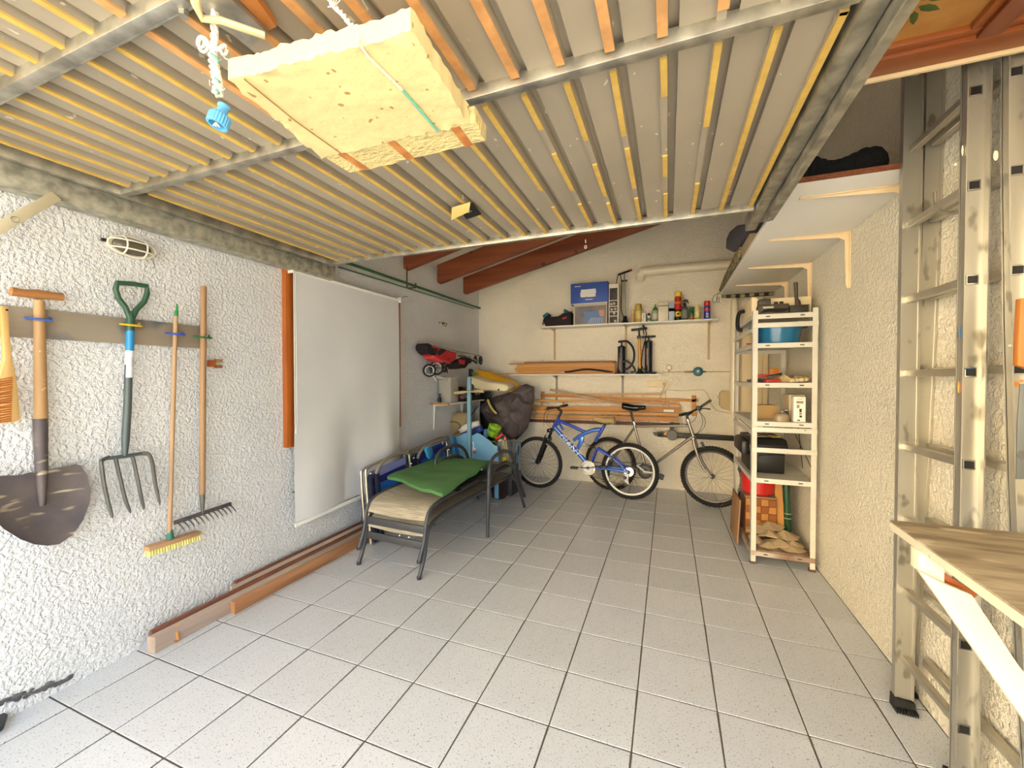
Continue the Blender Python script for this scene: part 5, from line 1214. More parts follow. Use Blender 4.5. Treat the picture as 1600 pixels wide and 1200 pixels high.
# ---------------------------------------------------------------- sky-blue painted wooden stand
wbl = mat('sky blue paint', (108, 168, 206), .5, var=.04)
sb = thing('blue_stand', 'sky-blue painted wooden stand with scalloped panel and tall post', 'stand', (.35, 3.4, 0))
Y = 3.45
def sc_pts(L_): return [onY(Y, *p) for p in L_]
B().slab(sc_pts([(706, 745), (708, 688), (712, 683), (718, 681), (724, 677), (729, 676), (735, 682), (739, 680), (745, 676.5), (750, 678), (757, 683), (764, 688), (770, 694), (776, 698), (777, 745)])[:], (0, .016, 0)).build('scalloped_panel', wbl, sb, bevel=.002)
q0, q1 = onY(Y-.03, 733, 590), onY(Y-.03, 736, 760); 
B().box(q0.x-.022, Y-.045, .02, q0.x+.022, Y-.005, q0.z).build('post', mat('greyed blue paint', (120, 164, 184), .55, var=.08), sb, bevel=.003)
B().box(q0.x-.024, Y-.047, q0.z-.16, q0.x+.024, Y-.003, q0.z-.12).build('post_collar', cm('worn blue', (128, 160, 168)), sb, bevel=.003)
for x, w_ in ((onY(Y, 776, 700).x, .05), (onY(Y, 707, 700).x, .04)): B().box(x-w_/2, Y-.01, .012, x+w_/2, Y+.03, onY(Y, 776, 706).z).build('side_post', wbl, sb, bevel=.003)
B().box(onY(Y, 776, 700).x-.04, Y-.016, onY(Y, 776, 699).z-.05, onY(Y, 776, 700).x+.02, Y-.002, onY(Y, 776, 699).z+.02).build('corner_block', mat('light blue block', (128, 184, 216), .5), sb, bevel=.003)
b = B()
gx = onY(Y-.012, 741, 690); b.tube(smooth_path([onY(Y-.018, *p) for p in ((739, 690), (740, 697), (739, 701), (743, 700), (741, 704), (739, 703))], 4), .008, 6)
b.build('white_swan_figure', M['white'], sb) 
B().ball(onY(Y-.02, 741, 706.5), (.018, .010, .018)).build('red_flower', cm('deep red', (170, 20, 40)), sb); B().ball(onY(Y-.031, 741, 706.5), (.006, .004, .006)).build('flower_eye', M['white'], sb)
sv2 = thing('wooden_bar', 'pale two-handled wooden bar lying across the sky-blue post', 'wooden bar', onY(3.36, 733, 612))
B().tube([onY(3.38, 710, 614), onY(3.38, 722, 613), onY(3.38, 730, 612), onY(3.38, 738, 612), onY(3.38, 745, 611), onY(3.38, 756, 611)], [.018, .020, .010, .010, .020, .022], 10).build('bar', cm('pale grey wood', (186, 170, 130)), sv2)

# ---------------------------------------------------------------- corner shelf on the left wall
cs = thing('corner_shelf', 'small white shelf near the corner on left wall, orange front edge', 'shelf', (-.1, 3.7, 1.12))
B().box(-.235, 3.26, 1.115, .03, 4.25, 1.133).build('shelf_board', M['white'], cs, bevel=.001)
B().box(-.235, 3.244, 1.114, .03, 3.2595, 1.134).build('raw_edge', cm('tan chipboard edge', (176, 118, 62)), cs)
for y in (3.33, 4.05):
    b = B(); b.prism([(-.235, .80), (-.235, 1.114), (-.02, 1.114), (-.02, 1.106), (-.20, 1.09), (-.222, .80)], 1, y-.003, y+.003); b.box(-.24, y-.012, .80, -.234, y+.012, 1.114); b.build('bracket', M['white_metal'], cs)
# things on it
cl = thing('clear_box', 'clear plastic box with white straps on the corner shelf', 'box', (-.1, 3.5, 1.134))
b = B().slab([(-.20, 3.40, 1.134), (-.02, 3.38, 1.134), (-.02, 3.58, 1.134), (-.20, 3.58, 1.134)], (0, 0, .29)); b.build('box_body', mat('frosted plastic', (196, 192, 180), .35, trans=.35), cl, bevel=.008)
B().box(-.22, 3.36, 1.424, .0, 3.59, 1.44).build('lid', mat('frosted lid', (206, 202, 190), .3, trans=.3), cl, bevel=.004)
for a_, c_ in (((676, 588), (681, 595)), ((682, 588), (697, 594)), ((686, 596), (697, 594))):
    p, q = onX(0.0, *a_), onX(0.0, *c_); B().bar(p+V((.01, 0, 0)), q+V((.01, 0, 0)), .01, .012).build('white_strap', M['white'], cl)
ft = thing('soap_bottle', 'small black pump bottle at near edge of the corner shelf', 'bottle', (-.13, 3.31, 1.134))
B().lathe([(.018, 0), (.020, .01), (.018, .06), (.008, .075), (.007, .095), (.012, .10), (.008, .105)], (-.13, 3.31, 1.134), None, 14).build('bottle', M['black'], ft)
B().bar((-.15, 3.30, 1.234), (-.115, 3.315, 1.238), .012, .01).build('pump_head', M['black'], ft)
bcase = thing('black_case', 'open black case with red items at right of corner shelf', 'case', (.05, 3.7, 1.134))
B().box(.0-.01, 3.62, 1.134, .02, 4.15, 1.20).build('case_base', M['black'], bcase, bevel=.004) 
B().slab([onY(3.6, *p) for p in ((701, 624), (703, 611), (729, 612), (729, 622), (716, 626.5))], (0, .25, 0)).build('case_body', M['black'], bcase, bevel=.004)
B().slab([onY(3.75, *p) for p in ((704, 612), (705, 604), (722, 605), (733, 612))], (0, .2, 0)).build('case_lid', cm('brown black lid', (40, 26, 24)), bcase, bevel=.004)
B().obox(onY(3.59, 722, 621), (.05, .01, .014), (0, .2, 0)).build('pink_tool', cm('pink tool', (200, 70, 70)), bcase)
b = B()
for k in range(12): 
    a = 2*pi*k/12; c = onY(3.57, 698, 614); b.tube([c, c+V((.05*cos(a), .0, .045*sin(a)))+V((0, rnd.uniform(-.02, .02), rnd.uniform(-.01, .01)))], [.009, .004], 5)
b.tube([onY(3.57, 700, 613), onY(3.57, 711, 611)], [.02, .018], 8)
tag(b.build('red_flower_bunch', cm('bright red plastic', (226, 44, 36))), 'bright red plastic flower-like toy poking left of black case', 'toy')

# ---------------------------------------------------------------- folded red stroller on the wall hooks
S = vplane((-.08, 2.95), (.05, 4.0)); SO = lambda pts, o=0: [S(*p, o) for p in pts]
stl = thing('stroller', 'folded red and black stroller hung flat above corner shelf', 'stroller', S(710, 560))
rd = mat('red stroller fabric', (190, 34, 38), .75, var=.15, scale=20); bf = mat('black stroller fabric', (26, 22, 24), .8)
def pad(pts, o0, dep, m, nm, bv=.008):
    a = SO(pts, o0); B().slab(a, S.n*dep).build(nm, m, stl, bevel=bv)
pad([(667, 541), (669, 537), (678, 540), (700, 545), (714, 551), (713, 562), (705, 567), (690, 566), (677, 560), (669, 550)], -.05, .12, rd, 'seat_fabric', .015)
pad([(666.5, 540), (669, 536), (675, 539), (676, 546), (678, 556), (671, 552), (667, 546)], -.07, .16, bf, 'hood')
pad([(676, 553), (690, 562), (704, 566), (704, 569), (688, 566.5), (676, 559)], -.06, .14, mat('light red piping', (214, 70, 72), .6), 'side_trim')
for pts in (((676, 543), (686, 546), (681, 556), (677, 554)), ((690, 544), (700, 546), (688, 556), (684, 552))): pad(pts, -.06, .02, bf, 'strap')
pad([(710, 566), (732, 558), (736, 564), (728, 575), (712, 577)], -.05, .12, bf, 'basket', .012)
pad([(718, 561), (728, 563), (726, 570), (719, 568)], -.06, .02, rd, 'red_patch')
for pts in (((678, 540), (705, 548), (738, 560), (748, 568)), ((690, 543), (720, 550), (750, 556)), ((716, 556), (732, 559), (745, 568))):
    B().tube(smooth_path(SO(pts, -.075), 4), .0085, 8).build('frame_tube', M['galv'] if pts[0][0] != 716 else M['dark'], stl)
    B().tube(smooth_path(SO(pts, .06), 4), .0085, 8).build('frame_tube', M['dark'], stl)
for (x, y), o, r in (((671, 579), .05, .075), ((682, 575), .0, .082), ((694, 574), -.08, .062), ((734, 562), .07, .05), ((743, 562), .02, .052), ((751, 563), -.06, .058)):
    c = S(x, y, o); dd = (S.d*.6-S.n*.8).normalized() if x < 690 else (S.d+S.n*.25).normalized(); A = Matrix((dd, V((0, 0, 1)), dd.cross(V((0, 0, 1))))).transposed()
    wq = B().torus(c, r-.011, .012, 26, 8, A).build('wheel', tyre, stl)
    B().torus(c, r-.026, .005, 26, 6, A).build('rim', M['galv'], wq); B().lathe([(.014, -.014), (.014, .014)], c, A, 10).build('hub', M['dark'], wq)
    bsp = B()
    for k in range(5): a = 2*pi*k/5; bsp.tube([c, c+A@V(((r-.026)*cos(a), (r-.026)*sin(a), 0))], .005, 5)
    tag(bsp.build('wheel_spokes', M['dark'], wq), kind='stuff')
B().bar(S(683, 566), S(672, 578, .05), .02, .02).build('wheel_fork', bf, stl); B().bar(S(705, 568), S(695, 574, -.06), .02, .02).build('wheel_fork', bf, stl)
B().bar(S(698, 575, -.05), S(699, 583, -.05), .008, .01).build('lever', bf, stl)
tag(B().tube([(-.235, 3.12, 1.665), (.04, 3.25, 1.655)], .008, 8).build('wall_rod', ir), 'rusty rod sticking out of left wall under the stroller', 'rod')
tag(B().tube([(-.24, 3.95, 1.665), (.06, 3.98, 1.655)], .008, 8).build('wall_rod', ir), 'rusty rod holding far end of the folded stroller', 'rod')
tag(B().bar((-.243, 3.62, 1.20), (-.238, 3.27, 1.50), .006, .012).build('white_rail', M['white_metal']) if False else B().box(-.238, 3.285, 1.20, -.232, 3.297, 1.48).build('white_rail', M['white_metal']), 'thin white rail on left wall above the corner shelf', 'rail')

# ---------------------------------------------------------------- corner heap
def blob(nm, pts, Y, dep, m, parent=None, puff=.05, seed=0, label=None, cat=None, rough_=.02, nu=18):
    """soft bag: outline given at depth Y, rounded front and back"""
    a = [onY(Y, *p) for p in pts]; c = sum(a, V())/len(a); n = len(a); vs = []; fs = []
    R_ = 7
    for side in (-1, 1):
        for r in range(R_):
            s_ = cos(r/(R_)*pi/2) ; th = sin(r/(R_)*pi/2)
            for p in a:
                q = c+(p-c)*s_; w_ = noise.noise(V((q.x*9+seed, q.z*9, side*3)))*rough_
                vs.append(q+V((0, side*(th*dep/2+w_*th), 0))+V((noise.noise(q*11), 0, noise.noise(q*11+V((5, 5, 5)))))*rough_*.3*th)
        vs.append(c+V((0, side*dep/2, 0)))
    K = n*R_+1
    for sd_ in (0, 1):
        for r in range(R_-1):
            for i in range(n): fs.append((sd_*K+r*n+i, sd_*K+r*n+(i+1) % n, sd_*K+(r+1)*n+(i+1) % n, sd_*K+(r+1)*n+i))
        for i in range(n): fs.append((sd_*K+(R_-1)*n+i, sd_*K+(R_-1)*n+(i+1) % n, sd_*K+K-1))
    b = B(); b._add(vs, fs); o = b.build(nm, m, parent, ang=60)
    if label: tag(o, label, cat)
    return o
def dens(pts, k=4):
    out = []
    for i in range(len(pts)):
        a, c = pts[i], pts[(i+1) % len(pts)]
        for j in range(k): out.append((a[0]+(c[0]-a[0])*j/k+rnd.uniform(-.4, .4), a[1]+(c[1]-a[1])*j/k+rnd.uniform(-.4, .4)))
    return out
cov = mat('dark taupe nylon', (84, 74, 74), .6, var=.15, scale=7, bump=.35, bscale=11, detail=6)
rc = thing('rain_cover', 'large crumpled dark taupe nylon cover draped in the corner', 'cover', onY(4.3, 790, 690))
blob('cover_body', dens([(752, 634), (762, 624), (778, 618), (800, 612), (812, 603), (823, 600), (834, 604), (835, 618), (832, 640), (826, 662), (818, 676), (806, 686), (795, 687), (782, 670), (762, 656), (752, 644)]), 4.28, .34, cov, rc, seed=3, rough_=.09)
blob('cover_fold', dens([(800, 612), (812, 603), (822, 600), (834, 604), (835, 618), (830, 632), (818, 630), (808, 622)]), 4.18, .22, cov, rc, seed=8, rough_=.06)
blob('cover_fold', dens([(758, 642), (780, 646), (800, 650), (812, 665), (806, 684), (796, 687), (784, 672), (768, 660)]), 4.18, .22, cov, rc, seed=5, rough_=.07)
B().tube(smooth_path([onY(4.08, 762, 624), onY(4.05, 765, 632), onY(4.05, 770, 640), onY(4.06, 776, 646)], 4), .016, 8, flat=.3).build('yellow_stripe', cm('pale lemon', (218, 200, 96)), rc)
B().tube(smooth_path([onY(4.09, 765, 622), onY(4.06, 769, 630), onY(4.06, 774, 640), onY(4.07, 780, 646)], 4), .012, 8, flat=.3).build('black_piping', M['black'], rc)
B().tube(smooth_path([onY(4.32, 826, 655), onY(4.32, 823, 668), onY(4.32, 815, 678), onY(4.32, 806, 686)], 4), .02, 8, flat=.6).build('black_piping', M['black'], rc)
# boogie board, inflatables
bbd = thing('body_board', 'cream foam float board lying on top of the corner heap', 'float board', onY(3.95, 760, 610))
ob = [(729, 590), (733, 588), (745, 592), (762, 597), (782, 599), (790, 601), (795, 605), (793, 610), (788, 612), (775, 611), (752, 609), (738, 606), (731, 598)]
B().slab([onY(3.92, *p) for p in ob], (0, .30, .02)).build('board', mat('cream foam', (224, 212, 172), .4, var=.03), bbd, bevel=.018, seg=3)
B().ball(onY(3.91, 737, 604), (.035, .02, .035)).build('dark_hole', M['dark'], bbd); B().ball(onY(3.91, 779, 609), (.012, .012, .012)).build('dark_hole', M['dark'], bbd)
yf = thing('yellow_inflatable', 'folded orange-yellow inflatable draped over the cream float board', 'inflatable', onY(4.2, 780, 590))
ym = mat('mustard vinyl', (206, 152, 30), .4, var=.08, scale=4)
blob('vinyl_fold', dens([(742, 577), (752, 579), (765, 580), (778, 585), (795, 591), (812, 601), (803, 613), (801, 615), (796, 604), (780, 597), (762, 593), (748, 589)]), 4.25, .12, ym, yf, seed=2, rough_=.04)
blob('orange_edge', dens([(744, 589), (760, 592), (775, 596), (786, 600), (770, 598), (752, 593)]), 4.18, .05, cm('orange vinyl', (206, 110, 30)), yf, seed=1)
blob('green_edge', dens([(737, 581), (744, 584), (748, 590), (740, 589)]), 4.2, .06, cm('lime vinyl', (110, 160, 40)), yf, seed=1)
blob('green_edge', dens([(812, 602), (815, 602), (811, 607), (807, 609)]), 4.24, .03, cm('lime vinyl', 0), yf, seed=1)
tag(B().slab([onY(4.3, *p) for p in ((732, 576), (737, 577), (738, 584), (734, 590), (726, 604), (719, 603), (724, 592))], (0, .05, 0)).build('blue_bag', mat('dark slate fabric', (62, 66, 92), .8), bevel=.008), 'slate blue slanting bag edge left of yellow inflatable', 'bag')
# beige bag, wetsuit-like dark things, sun hat bag
bg_ = thing('beige_bag', 'beige canvas bag with cord loops standing against corner wall', 'bag', onY(3.9, 715, 665))
bgm = mat('beige canvas', (156, 138, 100), .85, var=.06, bump=.03, bscale=10)
blob('bag_body', dens([(696, 648), (702, 646), (720, 643), (735, 645), (737, 690), (720, 697), (700, 697), (694, 690)]), 3.85, .16, bgm, bg_, seed=4, rough_=.03)
B().tube(smooth_path([onY(3.75, *p) for p in ((700, 684), (699, 672), (702, 661), (710, 659), (718, 664), (716, 674), (707, 680))], 5), .006, 6).build('cord', cm('brown cord', (110, 84, 54)), bg_)
ot = thing('white_blue_bag', 'white and navy bag bulging behind the sky-blue panel', 'bag', onY(3.7, 730, 668))
blob('white_top', dens([(716, 672), (724, 664), (738, 659), (748, 657), (750, 665), (736, 672), (722, 678)]), 3.68, .12, M['white'], ot, seed=1)
blob('navy_side', dens([(718, 682), (722, 676), (738, 670), (752, 664), (756, 672), (746, 684), (726, 688)]), 3.66, .12, mat('navy nylon', (24, 50, 120), .6), ot, seed=1)
dk = thing('dark_bodyboard', 'tall black board with yellow edge standing in the corner', 'board', onY(4.4, 752, 690))
B().slab([onY(4.42, *p) for p in ((750, 612), (765, 612), (770, 640), (772, 680), (768, 740), (752, 740), (749, 680))], (0, .05, 0)).build('board', M['black'], dk, bevel=.008)
B().tube([onY(4.36, *p) for p in ((748, 618), (748.5, 645), (751, 667))], .012, 6, flat=.6).build('yellow_edge', cm('ochre edge', (170, 140, 50)), dk)
B().slab([onY(4.15, *p) for p in ((737, 660), (748, 625), (749, 660), (744, 668))], (0, .02, 0)).build('grey_fin', cm('light grey nylon', (150, 146, 140)), dk)
tag(B().tube([onY(4.13, 737, 648), onY(4.13, 747, 634)], .014, 6, flat=.4).build('webbing_strap', nv), 'navy strap crossing grey fabric behind the sky-blue post', 'strap')
# green bucket with toys
bu = thing('toy_bucket', 'lime green toy bucket with handle tilted beside dark cover', 'bucket', onY(3.75, 768, 675))
bc_ = onY(3.75, 769, 682); Rb = Matrix.Rotation(radians(18), 3, 'Y'); lm = mat('lime plastic', (150, 196, 40), .35)
B().lathe([(.055, 0), (.075, .13), (.082, .135), (.082, .15), (.070, .15), (.05, .01), (0, .01)], bc_, Rb, 24).build('bucket_body', lm, bu)
for k in range(5): a = -2.3+k*.35; B().ball(bc_+Rb@V((.070*cos(a), .070*sin(a), .09)), (.012, .006, .022), 8, 6).build('cutout_print', cm('green print', (70, 120, 60)), bu)
B().tube(smooth_path([bc_+Rb@V((-.082, 0, .14)), bc_+Rb@V((-.04, -.085, .06)), bc_+Rb@V((.03, -.10, .03)), bc_+Rb@V((.082, 0, .14))], 5), .006, 6).build('handle', lm, bu)
tag(B().lathe([(.03, 0), (.035, .08), (.02, .1)], onY(3.70, 759, 683), None, 14).build('blue_beaker', mat('denim blue plastic', (84, 140, 190), .4)), 'denim blue beaker left of the lime bucket', 'beaker')
tag(B().slab([onY(3.62, *p) for p in ((773, 685), (784, 677), (786, 679), (780, 685), (775, 687))], (0, .03, 0)).build('red_shovel', cm('toy red', (220, 50, 44)), bevel=.003), 'small red toy spade lying by lime bucket', 'toy')
tag(B().ball(onY(3.62, 771, 690), (.035, .03, .012)).build('toy_disc', cm('leaf toy green', (90, 170, 50))), 'small leaf green toy lid under the red spade', 'toy')
# netting bag of ropes and rackets right of the blue stand
nb = thing('toy_rack', 'grey crate with hanging cords and coloured toys beside front wheel', 'crate', onY(3.6, 796, 720))
B().slab([onY(3.62, *p) for p in ((776, 692), (786, 688), (792, 690), (794, 745), (776, 745))], (0, .12, 0)).build('crate_side', cm('grey plastic', (130, 138, 140)), nb, bevel=.004)
for k, (x, c) in enumerate(((787, (110, 160, 170)), (794, (120, 128, 134)), (799, (84, 140, 170)), (804, (150, 146, 140)), (808, (100, 150, 176)), (812, (110, 130, 150)))):
    A_, C_ = onY(3.95, x+1, 690-.0*k), onY(3.95, x-2, 742)
    B().bar(A_, C_, .015, .022, (0, 1, 0)).build('blue_slat', cm('slat%d' % k, c), nb)
for pts, c in ((((778, 689), (785, 687), (788, 697), (787, 720)), (196, 180, 120)), (((780, 690), (786, 688), (784, 705), (782, 730)), (200, 190, 150)), (((788, 688), (790, 684), (792, 700), (795, 722)), (170, 168, 120))):
    B().tube(smooth_path([onY(3.58, *p) for p in pts], 5), .005, 6).build('cord', cm('cord%d' % c[2], c), nb)
B().ball(onY(3.58, 782, 707), (.02, .015, .022)).build('purple_toy', cm('toy purple', (80, 44, 120)), nb)
B().box(onY(3.57, 785, 716).x, 3.57, onY(3.57, 785, 726).z, onY(3.57, 791, 716).x, 3.6, onY(3.57, 785, 714).z).build('yellow_net', cm('toy yellow', (206, 190, 40)), nb)
B().ball(onY(3.57, 780, 723), (.02, .015, .02)).build('red_ball', cm('toy red', 0), nb); B().ball(onY(3.56, 789, 685), (.018, .01, .02)).build('pink_toy', cm('toy pink', (220, 110, 110)), nb)
B().box(onY(3.6, 776, 700).x, 3.60, .01, onY(3.6, 800, 700).x, 3.95, .25).build('crate_base', M['dark'], nb, bevel=.01)
# dark round bin under the loungers
db_ = thing('dark_bin', 'dark brown round tub on the floor under loungers', 'tub', (.55, 3.60, 0))
p = onZ(0, 779, 778); B().lathe([(.075, .0), (.085, .02), (.09, .24), (.095, .25), (.08, .25), (.07, .03), (0, .03)], (p.x, p.y+.02, 0), None, 22).build('tub_body', cm('dark brown plastic', (44, 22, 18)), db_)
B().slab([(-.10, 3.75, .0), (.50, 3.75, 0), (.50, 4.3, 0), (-.10, 4.3, 0)], (0, 0, .55)).build('storage_trunk', mat('dark grey trunk', (54, 54, 60), .7)) if False else None
tk_ = thing('storage_trunk', 'low dark trunk in the corner under the heap of beach things', 'trunk', (.1, 4.1, 0))
B().box(-.22, 3.72, .012, .42, 4.10, .50).build('trunk_body', mat('dark grey trunk', (50, 50, 56), .7), tk_, bevel=.012)
B().box(-.23, 3.71, .50, .43, 4.11, .54).build('trunk_lid', M['dark'], tk_, bevel=.008)
# ---------------------------------------------------------------- metal shelving unit by the right wall
SU = thing('shelving_unit', 'white slotted metal shelving unit beside the right wall', 'shelving', (3.25, 3.1, 0))
SX0, SX1, SY0, SY1 = 3.035, 3.455, 2.635, 3.53
wm = mat('chipped cream metal', (208, 204, 190), .45, var=.05); spots(wm, (120, 104, 84), 30, .74, .78)
for x, dx in ((SX0, 1), (SX1, -1)):
    for y, dy in ((SY0, 1), (SY1, -1)):
        b = B().box(x, y, .012, x+dx*.036, y+dy*.002, 1.95); b.box(x, y, .012, x+dx*.002, y+dy*.036, 1.95); b.build('upright', wm, SU, smooth=False)
        B().box(x-dx*.002, y-dy*.002, .001, x+dx*.038, y+dy*.038, .02).build('foot', mat('rusty foot', (96, 70, 56), .7) if 'rusty foot' not in bpy.data.materials else bpy.data.materials['rusty foot'], SU)
SH = [.10, .665, 1.10, 1.395, 1.695, 1.915]
for z in SH:
    pz = B().box(SX0+.004, SY0-.003, z, SX1-.004, SY1+.003, z+.004); pz.box(SX0+.004, SY0-.004, z-.032, SX1-.004, SY0-.001, z+.004); pz.box(SX0+.004, SY1+.001, z-.032, SX1-.004, SY1+.004, z+.004)
    pz.box(SX0-.002, SY0, z-.032, SX0, SY1, z+.004); s_ = pz.build('shelf_panel', wm if z != .10 else mat('stained shelf', (190, 178, 158), .6, c2=(130, 96, 76), scale=5), SU, smooth=False)
    for x in (SX0+.10, SX1-.10): B().box(x-.014, SY0-.0052, z-.018, x+.014, SY0-.0035, z-.010).build('slot', M['dark'], s_, smooth=False)
for z in (1.835, 1.042, .885): B().box(SX0, SY0-.008, z-.018, SX1, SY0-.002, z+.018).build('cross_rail', wm, SU, bevel=.001)
for z in (1.80, 1.02): B().box(SX0-.006, SY0, z-.016, SX0-.002, SY1, z+.016).build('side_rail', wm, SU)
for a_, c_ in (((SX1+.004, SY0+.03, .70), (SX1+.004, SY1-.1, 1.05)), ((SX1+.004, SY0+.35, .70), (SX1+.004, SY0+.5, 1.05)), ((SX1-.01, SY1, .70), (SX1-.4, SY1, 1.06))):
    B().tube([a_, c_], .003, 6).build('brace_wire', M['dark'], SU)
def SPt(x, y, Y=SY0+.03): return onY(Y, x, y)
zt6 = SH[5]+.005
ca = thing('cream_case', 'cream carrying case with black handle on top of shelving', 'case', (3.1, 3.2, zt6))
B().box(3.045, 2.76, zt6, 3.09, 3.30, zt6+.155).build('case_body', mat('cream case plastic', (226, 208, 168), .5), ca, bevel=.01)
B().box(3.045, 2.75, zt6, 3.44, 2.759, zt6+.135).build('case_lid', bpy.data.materials['cream case plastic'], ca, bevel=.003)
B().tube(smooth_path([(3.04, 3.05, zt6+.09), (3.00, 3.04, zt6+.07), (2.985, 3.02, zt6-.0), (2.99, 3.0, zt6-.07), (3.02, 2.99, zt6-.08)], 5), .016, 8).build('case_handle', M['black'], ca)
inf = thing('inflator', 'dark olive tyre compressor on top of shelving, left side', 'compressor', (3.15, 2.70, zt6))
olv = mat('dark olive plastic', (66, 58, 44), .5)
B().box(3.075, 2.65, zt6, 3.275, 2.74, zt6+.075).build('body', olv, inf, bevel=.006)
B().box(3.08, 2.66, zt6+.075, 3.16, 2.735, zt6+.12).build('cylinder_head', olv, inf, bevel=.006)
for x in (3.20, 3.235): B().cyl((x, 2.70, zt6+.075), (x, 2.70, zt6+.098), .013).build('knob', M['black'], inf)
B().box(3.105, 2.648, zt6+.045, 3.175, 2.6502, zt6+.058).build('print', cm('faded print', (190, 180, 150)), inf, smooth=False)
b = B(); 
for k in range(3): b.tube(smooth_path([(3.085+.01*k, 2.645, zt6+.012+.008*k), (3.15, 2.64, zt6+.02+.008*k), (3.22, 2.645, zt6+.014+.01*k), (3.27, 2.65, zt6+.03)], 4), .0045, 6)
tag(b.build('coiled_cable', M['black'], inf), kind='stuff')
cb_ = thing('cleaning_brush', 'black ribbed brush standing handle up on top of shelving', 'brush', (3.345, 2.70, zt6))
B().box(3.285, 2.66, zt6, 3.40, 2.74, zt6+.062).build('brush_block', M['black'], cb_, bevel=.006)
for k in range(5): B().box(3.280, 2.655, zt6+.006+.012*k, 3.405, 2.745, zt6+.011+.012*k).build('rib', olv, cb_)
B().tube([(3.342, 2.70, zt6+.06), (3.34, 2.70, zt6+.09), (3.332, 2.70, zt6+.115), (3.324, 2.69, zt6+.235)], [.02, .018, .011, .0145], 12).build('handle', olv, cb_)
# blue basin
zb = SH[4]+.005
ba = thing('blue_basin', 'petrol blue plastic basin on the second highest metal shelf', 'basin', (3.245, 2.83, zb))
bsm = mat('petrol blue plastic', (24, 106, 150), .25, coat=.4)
B().lathe([(.135, 0), (.145, .006), (.163, .125), (.176, .130), (.177, .138), (.160, .136), (.142, .012), (0, .010)], (3.238, 2.83, zb), None, 40, 1, 1.05).build('basin', bsm, ba)
for k in (-1, 1): B().obox((3.238+.18*k, 2.83, zb+.130), (.03, .07, .012)).build('grip', bsm if k < 0 else M['black'], ba, bevel=.004)
tag(B().torus((3.07, 2.95, zb+.02), .025, .006, 16, 6).build('orange_ring', cm('orange red', (206, 70, 30))), 'orange red ring left of the blue basin', 'ring')
# third shelf: tools, notebooks, shells
z3 = SH[3]+.005
def sb_(nm, lb, cat, c, size, rot, m, bev=.003): return tag(B().obox(c, size, rot).build(nm, m, bevel=bev), lb, cat)
sb_('red_tin', 'flat red tin at back of the third shelf', 'tin', (3.16, 2.90, z3+.05), (.12, .15, .03), (0, 0, .1), cm('tomato red', (206, 60, 30)))
sb_('red_tin', 'red notebook lying at front of the third shelf', 'notebook', (3.17, 2.70, z3+.012), (.10, .10, .02), (0, 0, .2), cm('dull red', (180, 44, 34)))
sb_('paper_stack', 'stack of papers under the red tin', 'papers', (3.16, 2.90, z3+.016), (.16, .2, .032), (0, 0, 0), cm('paper grey', (150, 140, 120)))
for k, (x, y, r) in enumerate(((3.09, 2.72, .2), (3.13, 2.78, -.15))): sb_('dark_tool', ('dark flat tool at left end of third shelf', 'second dark flat tool beside the red notebook')[k], 'tool', (x, y, z3+.012+.008*k), (.14, .07, .016), (0, .05, r), M['dark'])
tag(B().slab([(3.14, 2.69, z3+.030), (3.24, 2.68, z3+.052), (3.25, 2.72, z3+.062), (3.15, 2.74, z3+.035)], (0, 0, .016)).build('black_wedge', M['black'], bevel=.003), 'black wedge-shaped tool over red notebook', 'tool')
sb_('orange_box', 'bright orange box standing at back of third shelf', 'box', (3.315, 3.30, z3+.06), (.075, .06, .12), (0, 0, 0), cm('bright orange', (226, 130, 30)))
shl = mat('pale clay', (206, 184, 144), .8, var=.12, scale=18)
for k in range(4):
    t = tag(B().ball((3.31+.030*k, 2.70+.012*(k % 2), z3+.018+.002*k), (.024, .026, .019), 12, 8).build('pale_stone', shl), ('leftmost pale rounded stone on third shelf', 'second pale rounded stone from left on third shelf', 'third pale rounded stone on third shelf', 'rightmost pale rounded stone on third shelf')[k], 'stone', 'stones on the third shelf')
b = B()
for k in range(12): b.tube(smooth_path([(3.22+rnd.uniform(0, .03), 2.66+rnd.random()*.05, z3+.006+.004*k), (3.25+rnd.uniform(0, .02), 2.68, z3+.012+.004*k), (3.30, 2.67+rnd.random()*.05, z3+.006+.002*k)], 3), .004, 5)
tag(b.build('cord_bundle', cm('straw cord', (196, 170, 120))), 'bundle of straw coloured cord left of pale stones', 'cord', kind='stuff')
sb_('olive_pouch', 'olive pouch at right back of third shelf', 'pouch', (3.38, 2.82, z3+.03), (.10, .16, .06), (0, 0, 0), cm('olive tan', (128, 110, 60)), .012)
# fourth shelf: carton, lamp, instruction box
z4 = SH[2]+.005
tag(B().obox((3.175, 2.93, z4+.055), (.15, .12, .11), (0, 0, .25)).build('cardboard_tray', mat('brown carton', (190, 156, 102), .7), bevel=.003), 'tilted brown cardboard tray on the fourth shelf', 'box')
ca2 = thing('white_carton_box', 'white printed carton standing upright on the fourth shelf', 'box', (3.355, 2.70, z4))
B().box(3.315, 2.665, z4, 3.39, 2.74, z4+.19).build('box_body', cm('bright white card', (240, 234, 218)), ca2, bevel=.002)
for x0, x1, z0, z1, mm in ((.02, .055, .17, .174, 'tan'), (.015, .06, .14, .158, 'grey'), (.018, .035, .105, .13, 'grey'), (.035, .05, .075, .10, 'dark'), (.035, .05, .055, .072, 'grey'), (.036, .052, .035, .05, 'dark'), (.022, .04, .01, .018, 'dark')):
    B().box(3.315+x0, 2.6635, z4+z0, 3.315+x1, 2.6655, z4+z1).build('print', M['dark'] if mm == 'dark' else cm('print '+mm, (150, 130, 110)), ca2, smooth=False)
tag(B().box(3.315, 2.80, z4, 3.42, 3.0, z4+.20).build('beige_carton', cm('beige carton', (186, 166, 128)), bevel=.004), 'beige carton behind the white printed carton', 'box')
